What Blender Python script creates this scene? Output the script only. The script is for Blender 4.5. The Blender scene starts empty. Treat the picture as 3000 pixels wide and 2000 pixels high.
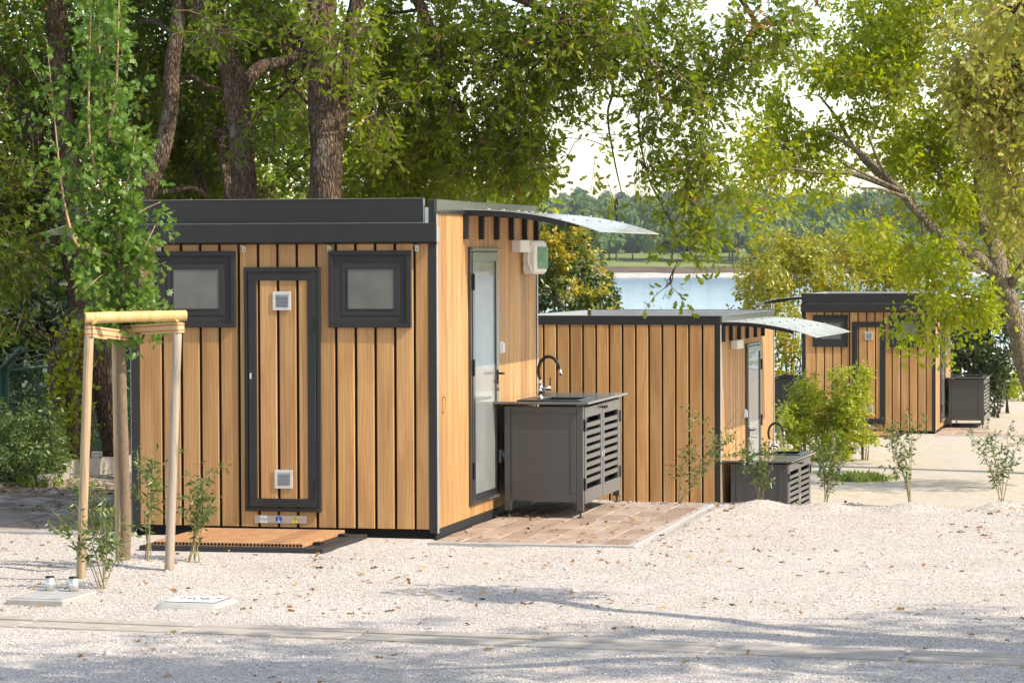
import bpy, math, random
import numpy as np
from mathutils import Vector, Matrix

# ------------------------------------------------------------------ camera, world, sun, exposure
SC = bpy.context.scene
COL = SC.collection
F = 8722.47                                   # focal length in photograph pixels (3000 wide)
def _axes(yaw, pitch, roll):
    fwd = np.array([-math.sin(yaw), math.cos(yaw), 0.]); right = np.array([math.cos(yaw), math.sin(yaw), 0.]); up = np.array([0, 0, 1.])
    f2 = fwd * math.cos(pitch) - up * math.sin(pitch); u2 = up * math.cos(pitch) + fwd * math.sin(pitch)
    return right * math.cos(roll) + u2 * math.sin(roll), u2 * math.cos(roll) - right * math.sin(roll), f2
CR, CU, CW = _axes(.2207, .0279, -.0035)
CP = np.array([5.4924, -21.8582, 2.1712])
cam = bpy.data.cameras.new('camera'); cam.sensor_width = 36.; cam.lens = F / 3000 * 36; cam.clip_start = .5; cam.clip_end = 9000
camo = bpy.data.objects.new('camera', cam); COL.objects.link(camo)
camo.matrix_world = Matrix(((CR[0], CU[0], -CW[0], CP[0]), (CR[1], CU[1], -CW[1], CP[1]), (CR[2], CU[2], -CW[2], CP[2]), (0, 0, 0, 1)))
SC.camera = camo

SUN_AZ, SUN_EL = math.radians(14), math.radians(44)   # azimuth: from +X towards the camera side (-Y)
SD = Vector((math.cos(SUN_EL) * math.cos(SUN_AZ), -math.cos(SUN_EL) * math.sin(SUN_AZ), math.sin(SUN_EL)))
world = bpy.data.worlds.new('World'); SC.world = world; world.use_nodes = True
nt = world.node_tree; nt.nodes.clear()
sky = nt.nodes.new('ShaderNodeTexSky'); sky.sky_type = 'NISHITA'; sky.sun_disc = False
sky.sun_elevation = SUN_EL; sky.sun_rotation = math.atan2(SD.x, SD.y)
sky.altitude = 0; sky.air_density = 1.0; sky.dust_density = 1.0; sky.ozone_density = 1.0
bg = nt.nodes.new('ShaderNodeBackground'); bg.inputs[1].default_value = .15
wo = nt.nodes.new('ShaderNodeOutputWorld'); nt.links.new(sky.outputs[0], bg.inputs[0]); nt.links.new(bg.outputs[0], wo.inputs[0])
sun = bpy.data.lights.new('sun', 'SUN'); sun.energy = 2.8; sun.angle = math.radians(.53); sun.color = (1., .97, .93)
suno = bpy.data.objects.new('sun', sun); COL.objects.link(suno); suno.rotation_euler = SD.to_track_quat('Z', 'Y').to_euler()
suno.location = SD * 60
SC.view_settings.view_transform = 'Standard'; SC.view_settings.look = 'None'; SC.view_settings.gamma = 1; SC.view_settings.use_curve_mapping = False
SC.view_settings.exposure = 1.22
SC.view_settings.use_white_balance = True; SC.view_settings.white_balance_temperature = 7350; SC.view_settings.white_balance_tint = 10
SC.cycles.max_bounces = 6; SC.cycles.diffuse_bounces = 3; SC.cycles.glossy_bounces = 3; SC.cycles.transmission_bounces = 5
SC.cycles.volume_bounces = 0; SC.cycles.sample_clamp_indirect = 6; SC.cycles.use_denoising = True

def ray(x, y): return CW + (x - 1500) / F * CR - (y - 1000) / F * CU
def at(x, y, d): return CP + ray(x, y) * d                      # a point seen at (x, y) in the photograph, d metres away
def on_z(x, y, z): r = ray(x, y); return CP + r * ((z - CP[2]) / r[2])
def depth_of(p): return float((np.asarray(p) - CP) @ CW)

# ------------------------------------------------------------------ materials
def mat(name):
    m = bpy.data.materials.new(name); m.use_nodes = True; n = m.node_tree
    return m, n, n.nodes['Principled BSDF']
def N(n, t, **k):
    o = n.nodes.new(t)
    for a, b in k.items():
        if a.startswith('i_'):
            o.inputs[int(a[2:])].default_value = b
        elif a.startswith('s_'):
            o.inputs[a[2:].replace('_', ' ')].default_value = b
        else: setattr(o, a, b)
    return o
def ramp(n, stops, fac=None):
    o = n.nodes.new('ShaderNodeValToRGB'); e = o.color_ramp.elements
    while len(e) < len(stops): e.new(.5)
    for k, (p, c) in enumerate(stops): e[k].position = p; e[k].color = (*c, 1)
    if fac is not None: n.links.new(fac, o.inputs[0])
    return o.outputs[0]
def mixc(n, fac, a, b, mode='MIX'):
    o = n.nodes.new('ShaderNodeMix'); o.data_type = 'RGBA'; o.blend_type = mode
    for k, v in ((0, fac), (6, a), (7, b)):
        if isinstance(v, (int, float)): o.inputs[k].default_value = v
        elif isinstance(v, tuple): o.inputs[k].default_value = (*v, 1)
        else: n.links.new(v, o.inputs[k])
    return o.outputs[2]
def coords(n, scale=(1, 1, 1), kind='Object', loc=None):
    tc = n.nodes.new('ShaderNodeTexCoord'); mp = n.nodes.new('ShaderNodeMapping'); mp.inputs[3].default_value = scale
    n.links.new(tc.outputs[kind], mp.inputs[0])
    if loc is not None: n.links.new(loc, mp.inputs[1])
    return mp.outputs[0]
def noise(n, vec, scale, detail=4, rough=.55, dist=0):
    o = N(n, 'ShaderNodeTexNoise'); o.inputs['Scale'].default_value = scale; o.inputs['Detail'].default_value = detail
    o.inputs['Roughness'].default_value = rough; o.inputs['Distortion'].default_value = dist
    n.links.new(vec, o.inputs['Vector']); return o.outputs[0]
def bump(n, b, h, strength=.3, dist=.01):
    o = N(n, 'ShaderNodeBump'); o.inputs['Strength'].default_value = strength; o.inputs['Distance'].default_value = dist
    n.links.new(h, o.inputs['Height']); n.links.new(o.outputs[0], b.inputs['Normal'])
def setp(b, rough=.5, metal=0, spec=.5, col=None):
    b.inputs['Roughness'].default_value = rough; b.inputs['Metallic'].default_value = metal
    b.inputs['Specular IOR Level'].default_value = spec
    if col: b.inputs['Base Color'].default_value = (*col, 1)
M = {}
def simple(key, col, rough=.5, metal=0, spec=.5, var=.12, scale=9, bmp=0, bscale=60):
    m, n, b = mat(key); setp(b, rough, metal, spec)
    v = coords(n); nz = noise(n, v, scale, 5)
    dark = tuple(c * (1 - var) for c in col); lite = tuple(min(1, c * (1 + var)) for c in col)
    n.links.new(ramp(n, [(.3, dark), (.7, lite)], nz), b.inputs['Base Color'])
    rr = N(n, 'ShaderNodeMapRange'); rr.inputs[3].default_value = max(.02, rough - .06); rr.inputs[4].default_value = min(1, rough + .08)
    n.links.new(nz, rr.inputs[0]); n.links.new(rr.outputs[0], b.inputs['Roughness'])
    if bmp: bump(n, b, noise(n, v, bscale, 3), bmp, .004)
    M[key] = m; return m

def wood_plank(key, stops, spec=.35, sc=1.0):
    m, n, b = mat(key); setp(b, .5, 0, spec)
    oi = N(n, 'ShaderNodeObjectInfo')
    cx = N(n, 'ShaderNodeCombineXYZ')
    for k, f_ in ((0, 17.), (1, 31.), (2, 53.)):
        mm = N(n, 'ShaderNodeMath', operation='MULTIPLY'); mm.inputs[1].default_value = f_; n.links.new(oi.outputs['Random'], mm.inputs[0]); n.links.new(mm.outputs[0], cx.inputs[k])
    tc = N(n, 'ShaderNodeTexCoord'); add = N(n, 'ShaderNodeVectorMath', operation='ADD')
    n.links.new(tc.outputs['Object'], add.inputs[0]); n.links.new(cx.outputs[0], add.inputs[1])
    def mp(s):
        o = N(n, 'ShaderNodeMapping'); o.inputs[3].default_value = tuple(x * sc for x in s); n.links.new(add.outputs[0], o.inputs[0]); return o.outputs[0]
    broad = noise(n, mp((9, 9, 1.1)), 1.0, 3, .5, .6)
    wv = N(n, 'ShaderNodeTexWave', wave_type='BANDS', bands_direction='X'); wv.inputs['Scale'].default_value = 2.6
    wv.inputs['Distortion'].default_value = 9.; wv.inputs['Detail'].default_value = 3.; wv.inputs['Detail Scale'].default_value = .9
    n.links.new(mp((4.5, 4.5, .62)), wv.inputs['Vector'])
    fine = noise(n, mp((160, 160, 5.)), 1.0, 4, .65)
    c = ramp(n, stops, broad)
    c = mixc(n, .26, c, ramp(n, [(0., (.42, .38, .34)), (.6, (1, 1, 1))], wv.outputs[0]), 'MULTIPLY')
    c = mixc(n, .30, c, ramp(n, [(.3, (.55, .52, .5)), (.62, (1, 1, 1))], fine), 'MULTIPLY')
    hv = N(n, 'ShaderNodeHueSaturation'); rr = N(n, 'ShaderNodeMapRange'); rr.inputs[3].default_value = .80; rr.inputs[4].default_value = 1.14
    n.links.new(oi.outputs['Random'], rr.inputs[0]); n.links.new(rr.outputs[0], hv.inputs['Value']); n.links.new(c, hv.inputs['Color'])
    n.links.new(hv.outputs[0], b.inputs['Base Color']); bump(n, b, fine, .15, .002)
    M[key] = m; return m
wood_plank('plank', [(.3, (.385, .195, .072)), (.5, (.475, .255, .100)), (.72, (.55, .315, .135))])
wood_plank('deck', [(.3, (.36, .185, .085)), (.5, (.42, .22, .105)), (.72, (.48, .265, .135))], .3)
wood_plank('stake_wood', [(.3, (.28, .185, .10)), (.5, (.44, .32, .20)), (.7, (.52, .36, .19))], .2, 1.6)
wood_plank('stake_grey', [(.3, (.24, .19, .145)), (.5, (.38, .32, .26)), (.7, (.43, .33, .23))], .2, 1.6)
wood_plank('rail_wood', [(.3, (.55, .34, .12)), (.5, (.66, .43, .17)), (.7, (.72, .50, .24))], .2, 1.6)
simple('anthracite', (.021, .0205, .0215), .42, 0, .32, .10, 6, .08, 900)
simple('anthracite_side', (.026, .027, .029), .40, 0, .45, .10, 6, .08, 900)
simple('black_gap', (.006, .006, .006), .8, 0, .2)
simple('screen', (.036, .033, .034), .75, 0, .2, .1, 40)
simple('cabinet', (.042, .041, .042), .36, 0, .45, .08, 7, .05, 700)
simple('counter', (.10, .095, .09), .22, 0, .6, .12, 5)
simple('sink_black', (.012, .012, .013), .3, 0, .5)
simple('rubber', (.012, .012, .012), .6, 0, .3)
simple('chrome', (.75, .75, .76), .08, 1, .5, .03)
simple('steel', (.72, .70, .66), .36, .85, .5, .08, 30)
simple('steel_plate', (.50, .46, .41), .42, 1, .5, .06, 40)
simple('grey_metal', (.42, .42, .41), .45, .5, .5, .1, 12)
simple('roof_grey', (.30, .31, .31), .6, 0, .4, .2, 3)
simple('white_plastic', (.78, .77, .74), .35, 0, .5, .03)
simple('label_white', (.80, .80, .80), .5, 0, .4, .02)
simple('label_blue', (.01, .09, .42), .45, 0, .4, .03)
simple('label_yellow', (.82, .66, .01), .45, 0, .4, .03)
simple('label_black', (.01, .01, .012), .5, 0, .4, .02)
simple('brass', (.62, .42, .10), .3, 1, .5, .06)
simple('concrete', (.33, .315, .295), .85, 0, .3, .16, 14, .35, 120)
simple('concrete_pale', (.34, .32, .29), .8, 0, .3, .10, 12, .2, 90)  # tone lowered to stand for dappled shade on the marker block
simple('kerb', (.36, .315, .265), .88, 0, .3, .16, 9, .4, 160)
simple('sand', (.45, .38, .30), .95, 0, .2, .15, 30)
simple('black_plastic', (.022, .022, .023), .55, 0, .4, .25, 40, .2, 200)
simple('fence_green', (.010, .045, .022), .45, 0, .4, .2, 30)
simple('wire', (.10, .11, .09), .5, .6, .4)
simple('tank_green', (.02, .075, .04), .5, 0, .4)
simple('canvas', (.52, .38, .20), .9, 0, .2, .12, 160, .3, 700)
simple('red_thread', (.40, .05, .05), .8, 0, .2)
simple('dry_leaf', (.26, .135, .055), .8, 0, .2, .35, 20)
simple('rock', (.42, .38, .33), .9, 0, .3, .25, .35)
simple('bank', (.10, .07, .048), .9, 0, .2, .3, .2)

def glass_frost():
    m, n, b = mat('frosted_glass'); setp(b, .035, 0, .5)
    v = coords(n, (1, 1, 1)); nz = noise(n, v, 3, 2)
    n.links.new(ramp(n, [(.3, (.20, .21, .20)), (.7, (.25, .26, .25))], nz), b.inputs['Base Color'])
    b.inputs['IOR'].default_value = 1.52; M['frosted_glass'] = m
    m, n, b = mat('window_pane'); setp(b, .25, 0, .5)
    v = coords(n, (1, 1, 1)); nz = noise(n, v, 4, 3)
    n.links.new(ramp(n, [(.3, (.095, .095, .09)), (.7, (.13, .13, .12))], nz), b.inputs['Base Color']); M['window_pane'] = m
    m, n, b = mat('green_glass'); setp(b, .05, 0, .6, (.25, .62, .42)); b.inputs['Transmission Weight'].default_value = .55; M['green_glass'] = m
    m, n, b = mat('polycarbonate'); setp(b, .12, 0, .6)
    v = coords(n, (1, 1, 1)); nz = noise(n, v, 5, 6, .7)
    n.links.new(ramp(n, [(.35, (.45, .43, .40)), (.6, (.74, .735, .72))], nz), b.inputs['Base Color'])
    b.inputs['Transmission Weight'].default_value = .55
    rr = N(n, 'ShaderNodeMapRange'); rr.inputs[3].default_value = .08; rr.inputs[4].default_value = .4; n.links.new(nz, rr.inputs[0]); n.links.new(rr.outputs[0], b.inputs['Roughness'])
    M['polycarbonate'] = m
glass_frost()
for k_, w_, r_ in (('cabinet', .6, .16), ('anthracite_side', 1., .16), ('counter', 1., .06)):
    b_ = M[k_].node_tree.nodes['Principled BSDF']; b_.inputs['Coat Weight'].default_value = w_; b_.inputs['Coat Roughness'].default_value = r_

def leaf_mat(key, stops, trans, tfac=.4, rough=.45, spec=.4):
    m, n, b = mat(key); setp(b, rough, 0, spec)
    a = N(n, 'ShaderNodeAttribute', attribute_name='tint')
    c = ramp(n, stops, a.outputs['Fac']); n.links.new(c, b.inputs['Base Color'])
    tr = N(n, 'ShaderNodeBsdfTranslucent'); ct = mixc(n, 1., c, trans, 'MULTIPLY')
    n.links.new(ct, tr.inputs[0])
    mx = N(n, 'ShaderNodeMixShader'); mx.inputs[0].default_value = tfac
    n.links.new(b.outputs[0], mx.inputs[1]); n.links.new(tr.outputs[0], mx.inputs[2])
    n.links.new(mx.outputs[0], n.nodes['Material Output'].inputs[0]); M[key] = m
leaf_mat('oak_leaf_shaded', [(0, (.030, .058, .010)), (.45, (.055, .092, .013)), (.8, (.085, .12, .018)), (.955, (.15, .15, .035)), (1, (.17, .095, .045))], (3.6, 3.2, .7), .48, .45, .22)  # darker copy: deep shade of the grove put into the leaf colour
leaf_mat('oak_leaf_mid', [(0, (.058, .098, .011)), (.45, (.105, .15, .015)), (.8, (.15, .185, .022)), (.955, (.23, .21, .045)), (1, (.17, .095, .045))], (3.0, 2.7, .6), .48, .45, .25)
leaf_mat('oak_leaf_bright', [(0, (.105, .155, .013)), (.5, (.175, .22, .017)), (.85, (.26, .27, .025)), (1, (.17, .095, .045))], (2.9, 2.6, .55), .52, .42, .3)  # sunlit glow of the right-hand crown put into the colour; ivy shares it
leaf_mat('wood_leaf_sunlit', [(0, (.07, .12, .014)), (.5, (.12, .175, .02)), (.85, (.20, .235, .03)), (1, (.28, .22, .05))], (3.0, 2.8, .8), .55)  # brighter copy: backlight on the wood painted into its leaf colour
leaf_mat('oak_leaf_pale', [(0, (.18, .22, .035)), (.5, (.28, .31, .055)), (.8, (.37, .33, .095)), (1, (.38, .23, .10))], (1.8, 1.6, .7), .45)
leaf_mat('maple_leaf', [(0, (.06, .13, .02)), (.5, (.10, .185, .028)), (.85, (.16, .23, .035)), (1, (.26, .27, .04))], (1.8, 1.8, .9), .38)
leaf_mat('gold_bush_leaf', [(0, (.03, .06, .012)), (.55, (.06, .10, .018)), (.72, (.20, .20, .02)), (.9, (.36, .32, .025)), (1, (.44, .28, .03))], (1.7, 1.6, .7), .35, .3, .5)
leaf_mat('yellow_shrub_leaf', [(0, (.13, .165, .018)), (.5, (.25, .265, .025)), (.85, (.42, .36, .035)), (1, (.46, .28, .03))], (1.8, 1.6, .7), .4, .3, .5)
leaf_mat('photinia_leaf', [(0, (.02, .042, .014)), (.6, (.04, .065, .016)), (.9, (.09, .085, .02)), (.965, (.16, .08, .03)), (1, (.22, .035, .035))], (1.7, 1.6, .8), .3, .25, .5)
leaf_mat('lime_bush_leaf', [(0, (.16, .24, .02)), (.5, (.30, .36, .025)), (1, (.46, .44, .04))], (1.8, 1.6, .7), .42, .25, .6)
leaf_mat('privet_leaf', [(0, (.045, .085, .025)), (.5, (.08, .13, .03)), (.85, (.14, .18, .035)), (1, (.25, .25, .05))], (1.8, 1.7, .8), .35, .35, .5)
leaf_mat('deep_shade_leaf', [(0, (.008, .018, .005)), (.6, (.016, .033, .007)), (1, (.035, .06, .011))], (1.8, 1.7, .8), .35)  # near black: the thicket's deep shade is put into the leaf colour
leaf_mat('far_leaf', [(0, (.04, .085, .022)), (.5, (.08, .14, .03)), (1, (.17, .21, .045))], (1.5, 1.4, .9), .25, .6, .2)
leaf_mat('grass_blade', [(0, (.09, .15, .02)), (1, (.20, .24, .04))], (1.8, 1.6, .7), .35)

def bark(key, stops, vs=34.):
    m, n, b = mat(key); setp(b, .9, 0, .2)
    v = coords(n, (1, 1, .30)); vo = N(n, 'ShaderNodeTexVoronoi', feature='DISTANCE_TO_EDGE'); vo.inputs['Scale'].default_value = vs
    nz = noise(n, v, 12, 5, .6)
    wv = N(n, 'ShaderNodeVectorMath', operation='ADD'); sc_ = N(n, 'ShaderNodeVectorMath', operation='SCALE'); sc_.inputs['Scale'].default_value = .06
    nc = N(n, 'ShaderNodeTexNoise'); nc.inputs['Scale'].default_value = 9; n.links.new(v, nc.inputs['Vector'])
    n.links.new(nc.outputs[1], sc_.inputs[0]); n.links.new(v, wv.inputs[0]); n.links.new(sc_.outputs[0], wv.inputs[1]); n.links.new(wv.outputs[0], vo.inputs['Vector'])
    c = ramp(n, stops, nz); crack = ramp(n, [(.0, (.18, .15, .13)), (.16, (1, 1, 1))], vo.outputs['Distance'])
    c = mixc(n, .85, c, crack, 'MULTIPLY')
    li = noise(n, coords(n, (1, 1, .7)), 5, 6, .7); lm = ramp(n, [(.56, (0, 0, 0)), (.64, (1, 1, 1))], li)
    lmf = N(n, 'ShaderNodeMath', operation='MULTIPLY'); lmf.inputs[1].default_value = .5; n.links.new(lm, lmf.inputs[0])
    c = mixc(n, lmf.outputs[0], c, (.26, .26, .20)); n.links.new(c, b.inputs['Base Color'])
    hh = ramp(n, [(0., (0, 0, 0)), (.3, (1, 1, 1))], vo.outputs['Distance']); bump(n, b, hh, .9, .02); M[key] = m
bark('bark', [(.3, (.085, .055, .036)), (.6, (.155, .105, .07)), (.8, (.21, .155, .11))])
bark('bark_pale', [(.3, (.22, .175, .115)), (.6, (.34, .28, .19)), (.8, (.40, .34, .24))], 40)
bark('bark_far', [(.3, (.06, .045, .03)), (.7, (.14, .105, .075))])
simple('sapling_bark', (.18, .125, .08), .8, 0, .2, .18, 30, .4, 150)
simple('twig_bark', (.20, .13, .08), .8, 0, .2, .2, 30)
simple('stem_pink', (.42, .26, .16), .7, 0, .2, .15, 30)
simple('stem_green', (.26, .22, .11), .7, 0, .2, .2, 30)

def gravel_mat():
    m, n, b = mat('gravel'); setp(b, .9, 0, .25)
    v = coords(n, (1, 1, 1))
    vo = N(n, 'ShaderNodeTexVoronoi'); vo.inputs['Scale'].default_value = 80; vo.inputs['Randomness'].default_value = 1.; n.links.new(v, vo.inputs['Vector'])
    sep = N(n, 'ShaderNodeSeparateColor'); n.links.new(vo.outputs['Color'], sep.inputs[0])
    c = ramp(n, [(0., (.27, .225, .185)), (.12, (.46, .405, .355)), (.5, (.565, .51, .455)), (.85, (.65, .60, .55)), (1, (.72, .68, .63))], sep.outputs[0])
    gap = ramp(n, [(.35, (1, 1, 1)), (.62, (.40, .36, .32))], vo.outputs['Distance'])
    mg = N(n, 'ShaderNodeMath', operation='MULTIPLY'); mg.inputs[1].default_value = 55.
    n.links.new(vo.outputs['Distance'], mg.inputs[0])
    gap = ramp(n, [(.30, (1, 1, 1)), (.75, (.45, .41, .37))], vo.outputs['Distance'])
    c = mixc(n, .7, c, gap, 'MULTIPLY')
    big = noise(n, v, .9, 6, .6); c = mixc(n, .45, c, ramp(n, [(.3, (.80, .76, .70)), (.65, (1, 1, 1))], big), 'MULTIPLY')
    # earthy, littered ground to the left and behind; sandy lower terrace
    geo = N(n, 'ShaderNodeNewGeometry'); sx = N(n, 'ShaderNodeSeparateXYZ'); n.links.new(geo.outputs['Position'], sx.inputs[0])
    def mr(sock, a, b_):
        o = N(n, 'ShaderNodeMapRange'); o.inputs[1].default_value = a; o.inputs[2].default_value = b_; n.links.new(sock, o.inputs[0]); return o.outputs[0]
    def mul(a, b_):
        o = N(n, 'ShaderNodeMath', operation='MULTIPLY'); n.links.new(a, o.inputs[0])
        if isinstance(b_, (int, float)): o.inputs[1].default_value = b_
        else: n.links.new(b_, o.inputs[1])
        return o.outputs[0]
    n2 = noise(n, v, 3.2, 6, .65)
    litter = mul(mul(mr(sx.outputs[0], -2.2, -3.4), mr(sx.outputs[1], .8, 2.2)), ramp(n, [(.36, (0, 0, 0)), (.56, (1, 1, 1))], n2))
    c = mixc(n, litter, c, ramp(n, [(.3, (.10, .065, .04)), (.7, (.26, .18, .115))], noise(n, v, 40, 4)))
    low = mul(mr(sx.outputs[2], -.5, -.95), ramp(n, [(.30, (.15, .15, .15)), (.62, (.95, .95, .95))], noise(n, v, .55, 5)))
    c = mixc(n, low, c, ramp(n, [(.25, (.36, .27, .16)), (.5, (.47, .39, .28)), (.75, (.56, .49, .40))], noise(n, v, 9, 5, .65)))
    n.links.new(c, b.inputs['Base Color'])
    inv = N(n, 'ShaderNodeMath', operation='SUBTRACT'); inv.inputs[0].default_value = 1.; n.links.new(vo.outputs['Distance'], inv.inputs[1])
    bump(n, b, inv.outputs[0], .75, .010); M['gravel'] = m
gravel_mat()
def pebble_mat():
    m, n, b = mat('pebble'); setp(b, .95, 0, .1)
    a = N(n, 'ShaderNodeAttribute', attribute_name='tint')
    n.links.new(ramp(n, [(0, (.26, .21, .17)), (.2, (.52, .46, .40)), (.7, (.60, .555, .50)), (1, (.68, .64, .59))], a.outputs['Fac']), b.inputs['Base Color']); M['pebble'] = m
    m, n, b = mat('litter'); setp(b, .8, 0, .2)
    a = N(n, 'ShaderNodeAttribute', attribute_name='tint')
    n.links.new(ramp(n, [(0, (.12, .06, .025)), (.5, (.28, .15, .06)), (1, (.42, .27, .12))], a.outputs['Fac']), b.inputs['Base Color']); M['litter'] = m
    m, n, b = mat('paver'); setp(b, .85, 0, .25)
    oi = N(n, 'ShaderNodeObjectInfo'); v = coords(n, (7, 2.0, 1), 'Object', None)
    add = N(n, 'ShaderNodeVectorMath', operation='ADD'); cx = N(n, 'ShaderNodeCombineXYZ')
    mm = N(n, 'ShaderNodeMath', operation='MULTIPLY'); mm.inputs[1].default_value = 40; n.links.new(oi.outputs['Random'], mm.inputs[0]); n.links.new(mm.outputs[0], cx.inputs[0]); n.links.new(mm.outputs[0], cx.inputs[1])
    n.links.new(v, add.inputs[0]); n.links.new(cx.outputs[0], add.inputs[1])
    c = ramp(n, [(.25, (.30, .215, .165)), (.5, (.37, .285, .225)), (.75, (.43, .365, .305))], noise(n, add.outputs[0], 1.1, 4, .6))  # pinkish tones, darkened partly to imitate dappled shade on the patio
    c = mixc(n, .9, c, ramp(n, [(0, (.66, .58, .54)), (.5, (.88, .84, .80)), (1, (1., .99, .97))], oi.outputs['Random']), 'MULTIPLY')
    fn = noise(n, coords(n), 220, 3); c = mixc(n, .35, c, ramp(n, [(.35, (.6, .58, .55)), (.6, (1, 1, 1))], fn), 'MULTIPLY')
    n.links.new(c, b.inputs['Base Color']); bump(n, b, fn, .3, .003); M['paver'] = m
    m, n, b = mat('water'); setp(b, .10, 0, .5, (.24, .44, .70)); b.inputs['IOR'].default_value = 1.33  # base colour lightened to stand for sun glitter on the ripples
    v = coords(n, (.06, .22, 1)); h = noise(n, v, 1.0, 6, .65); h2 = noise(n, coords(n, (.02, .10, 1)), 1., 5, .7); ad = N(n, 'ShaderNodeMath', operation='MULTIPLY_ADD'); ad.inputs[1].default_value = 3.; n.links.new(h2, ad.inputs[0]); n.links.new(h, ad.inputs[2]); bump(n, b, ad.outputs[0], 1., .045); M['water'] = m
    m, n, b = mat('far_ground'); setp(b, .95, 0, .15)
    v = coords(n); n.links.new(ramp(n, [(.3, (.10, .145, .035)), (.7, (.19, .225, .065))], noise(n, v, .05, 5)), b.inputs['Base Color']); M['far_ground'] = m
pebble_mat()

# ------------------------------------------------------------------ mesh helpers
class MB:
    def __init__(s): s.v = []; s.f = []
    def add(s, v, f):
        o = len(s.v); s.v += [tuple(map(float, p)) for p in v]; s.f += [tuple(i + o for i in q) for q in f]; return s
    def box(s, x0, x1, y0, y1, z0, z1, bev=0.):
        x0, x1 = sorted((x0, x1)); y0, y1 = sorted((y0, y1)); z0, z1 = sorted((z0, z1))
        b = min(bev, .45 * (x1 - x0), .45 * (y1 - y0), .45 * (z1 - z0))
        if b <= 0:
            v = [(x, y, z) for z in (z0, z1) for y in (y0, y1) for x in (x0, x1)]
            return s.add(v, [(0, 2, 3, 1), (4, 5, 7, 6), (0, 1, 5, 4), (2, 6, 7, 3), (0, 4, 6, 2), (1, 3, 7, 5)])
        v = []; idx = {}
        X = (x0, x1); Y = (y0, y1); Z = (z0, z1); sg = (1, -1)
        for i in (0, 1):
            for j in (0, 1):
                for k in (0, 1):
                    for a in range(3):
                        p = [X[i] + sg[i] * b, Y[j] + sg[j] * b, Z[k] + sg[k] * b]; p[a] = (X[i], Y[j], Z[k])[a]
                        idx[i, j, k, a] = len(v); v.append(p)
        f = []
        for a in range(3):
            for e in (0, 1):
                o1, o2 = [q for q in range(3) if q != a]; ring = []
                for (p, q) in ((0, 0), (1, 0), (1, 1), (0, 1)):
                    t = [0, 0, 0]; t[a] = e; t[o1] = p; t[o2] = q; ring.append(idx[(*t, a)])
                f.append(ring)
        for a in range(3):
            o1, o2 = [q for q in range(3) if q != a]
            for p in (0, 1):
                for q in (0, 1):
                    t0 = [0, 0, 0]; t0[o1] = p; t0[o2] = q; t1 = list(t0); t1[a] = 1
                    f.append([idx[(*t0, o1)], idx[(*t1, o1)], idx[(*t1, o2)], idx[(*t0, o2)]])
        for i in (0, 1):
            for j in (0, 1):
                for k in (0, 1): f.append([idx[i, j, k, 0], idx[i, j, k, 1], idx[i, j, k, 2]])
        c = np.array([(x0 + x1) / 2, (y0 + y1) / 2, (z0 + z1) / 2]); va = np.array(v, float); g = []
        for q in f:
            p = va[q]; nn = np.cross(p[1] - p[0], p[2] - p[0])
            g.append(tuple(q) if nn @ (p.mean(0) - c) > 0 else tuple(q[::-1]))
        return s.add(v, g)
    def tube(s, path, rad, n=8, cap=True, rng=None, jit=0.):
        P = np.array(path, float); m = len(P); R = np.full(m, rad, float) if np.isscalar(rad) else np.array(rad, float)
        T = np.gradient(P, axis=0); T /= np.linalg.norm(T, axis=1)[:, None] + 1e-12
        a = np.array([0, 0, 1.]) if abs(T[0][2]) < .9 else np.array([1., 0, 0]); u = np.cross(T[0], a); u /= np.linalg.norm(u)
        V = []; th = np.arange(n) * 2 * math.pi / n
        ph = rng.random(4) * 6.28 if rng is not None else None
        for i in range(m):
            u = u - T[i] * (u @ T[i]); u /= np.linalg.norm(u) + 1e-12; w = np.cross(T[i], u)
            r = np.full(n, R[i])
            if rng is not None: r = r * (1 + jit * (np.sin(2 * th + ph[0] + i * .35) * .5 + np.sin(3 * th + ph[1] - i * .5) * .35 + np.sin(5 * th + ph[2] + i * .8) * .25 + rng.normal(0, .25, n)))
            V += list(P[i] + np.outer(np.cos(th) * r, u) + np.outer(np.sin(th) * r, w))
        f = []
        for i in range(m - 1):
            for j in range(n):
                k = (j + 1) % n; f.append((i * n + j, i * n + k, (i + 1) * n + k, (i + 1) * n + j))
        if cap: f.append(tuple(range(n))[::-1]); f.append(tuple((m - 1) * n + j for j in range(n)))
        return s.add(V, f)
    def cyl(s, p0, p1, r, n=16, r1=None): return s.tube([p0, p1], [r, r if r1 is None else r1], n)
    def prism(s, pts, d):       # planar polygon pts extruded by vector d
        n = len(pts); P = np.array(pts, float); Q = P + np.array(d, float)
        f = [tuple(range(n))[::-1], tuple(range(n, 2 * n))] + [(i, (i + 1) % n, n + (i + 1) % n, n + i) for i in range(n)]
        return s.add(list(P) + list(Q), f)
    def mesh(s, name, m, smooth=False):
        me = bpy.data.meshes.new(name); me.from_pydata(s.v, [], s.f); me.update()
        me.materials.append(M[m] if isinstance(m, str) else m)
        if smooth: me.shade_smooth()
        return me
    def obj(s, name, m, parent=None, smooth=False, fix=True):
        me = s.mesh(name, m, smooth); return link(name, me, parent)
def link(name, me, parent=None):
    o = bpy.data.objects.new(name, me); COL.objects.link(o)
    if parent is not None: o.parent = parent
    return o
def tag(o, label=None, cat=None, group=None, kind=None):
    if label: o['label'] = label
    if cat: o['category'] = cat
    if group: o['group'] = group
    if kind: o['kind'] = kind
    return o
def thing(name, label, cat, loc=(0, 0, 0), rz=0., group=None):
    o = bpy.data.objects.new(name, None); COL.objects.link(o); o.location = tuple(map(float, loc)); o.rotation_euler = (0, 0, rz)
    o.empty_display_size = .2; return tag(o, label, cat, group)
def copy_tree(o, parent=None):
    c = o.copy(); COL.objects.link(c); c.parent = parent
    for ch in list(o.children): copy_tree(ch, c)
    return c
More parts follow.
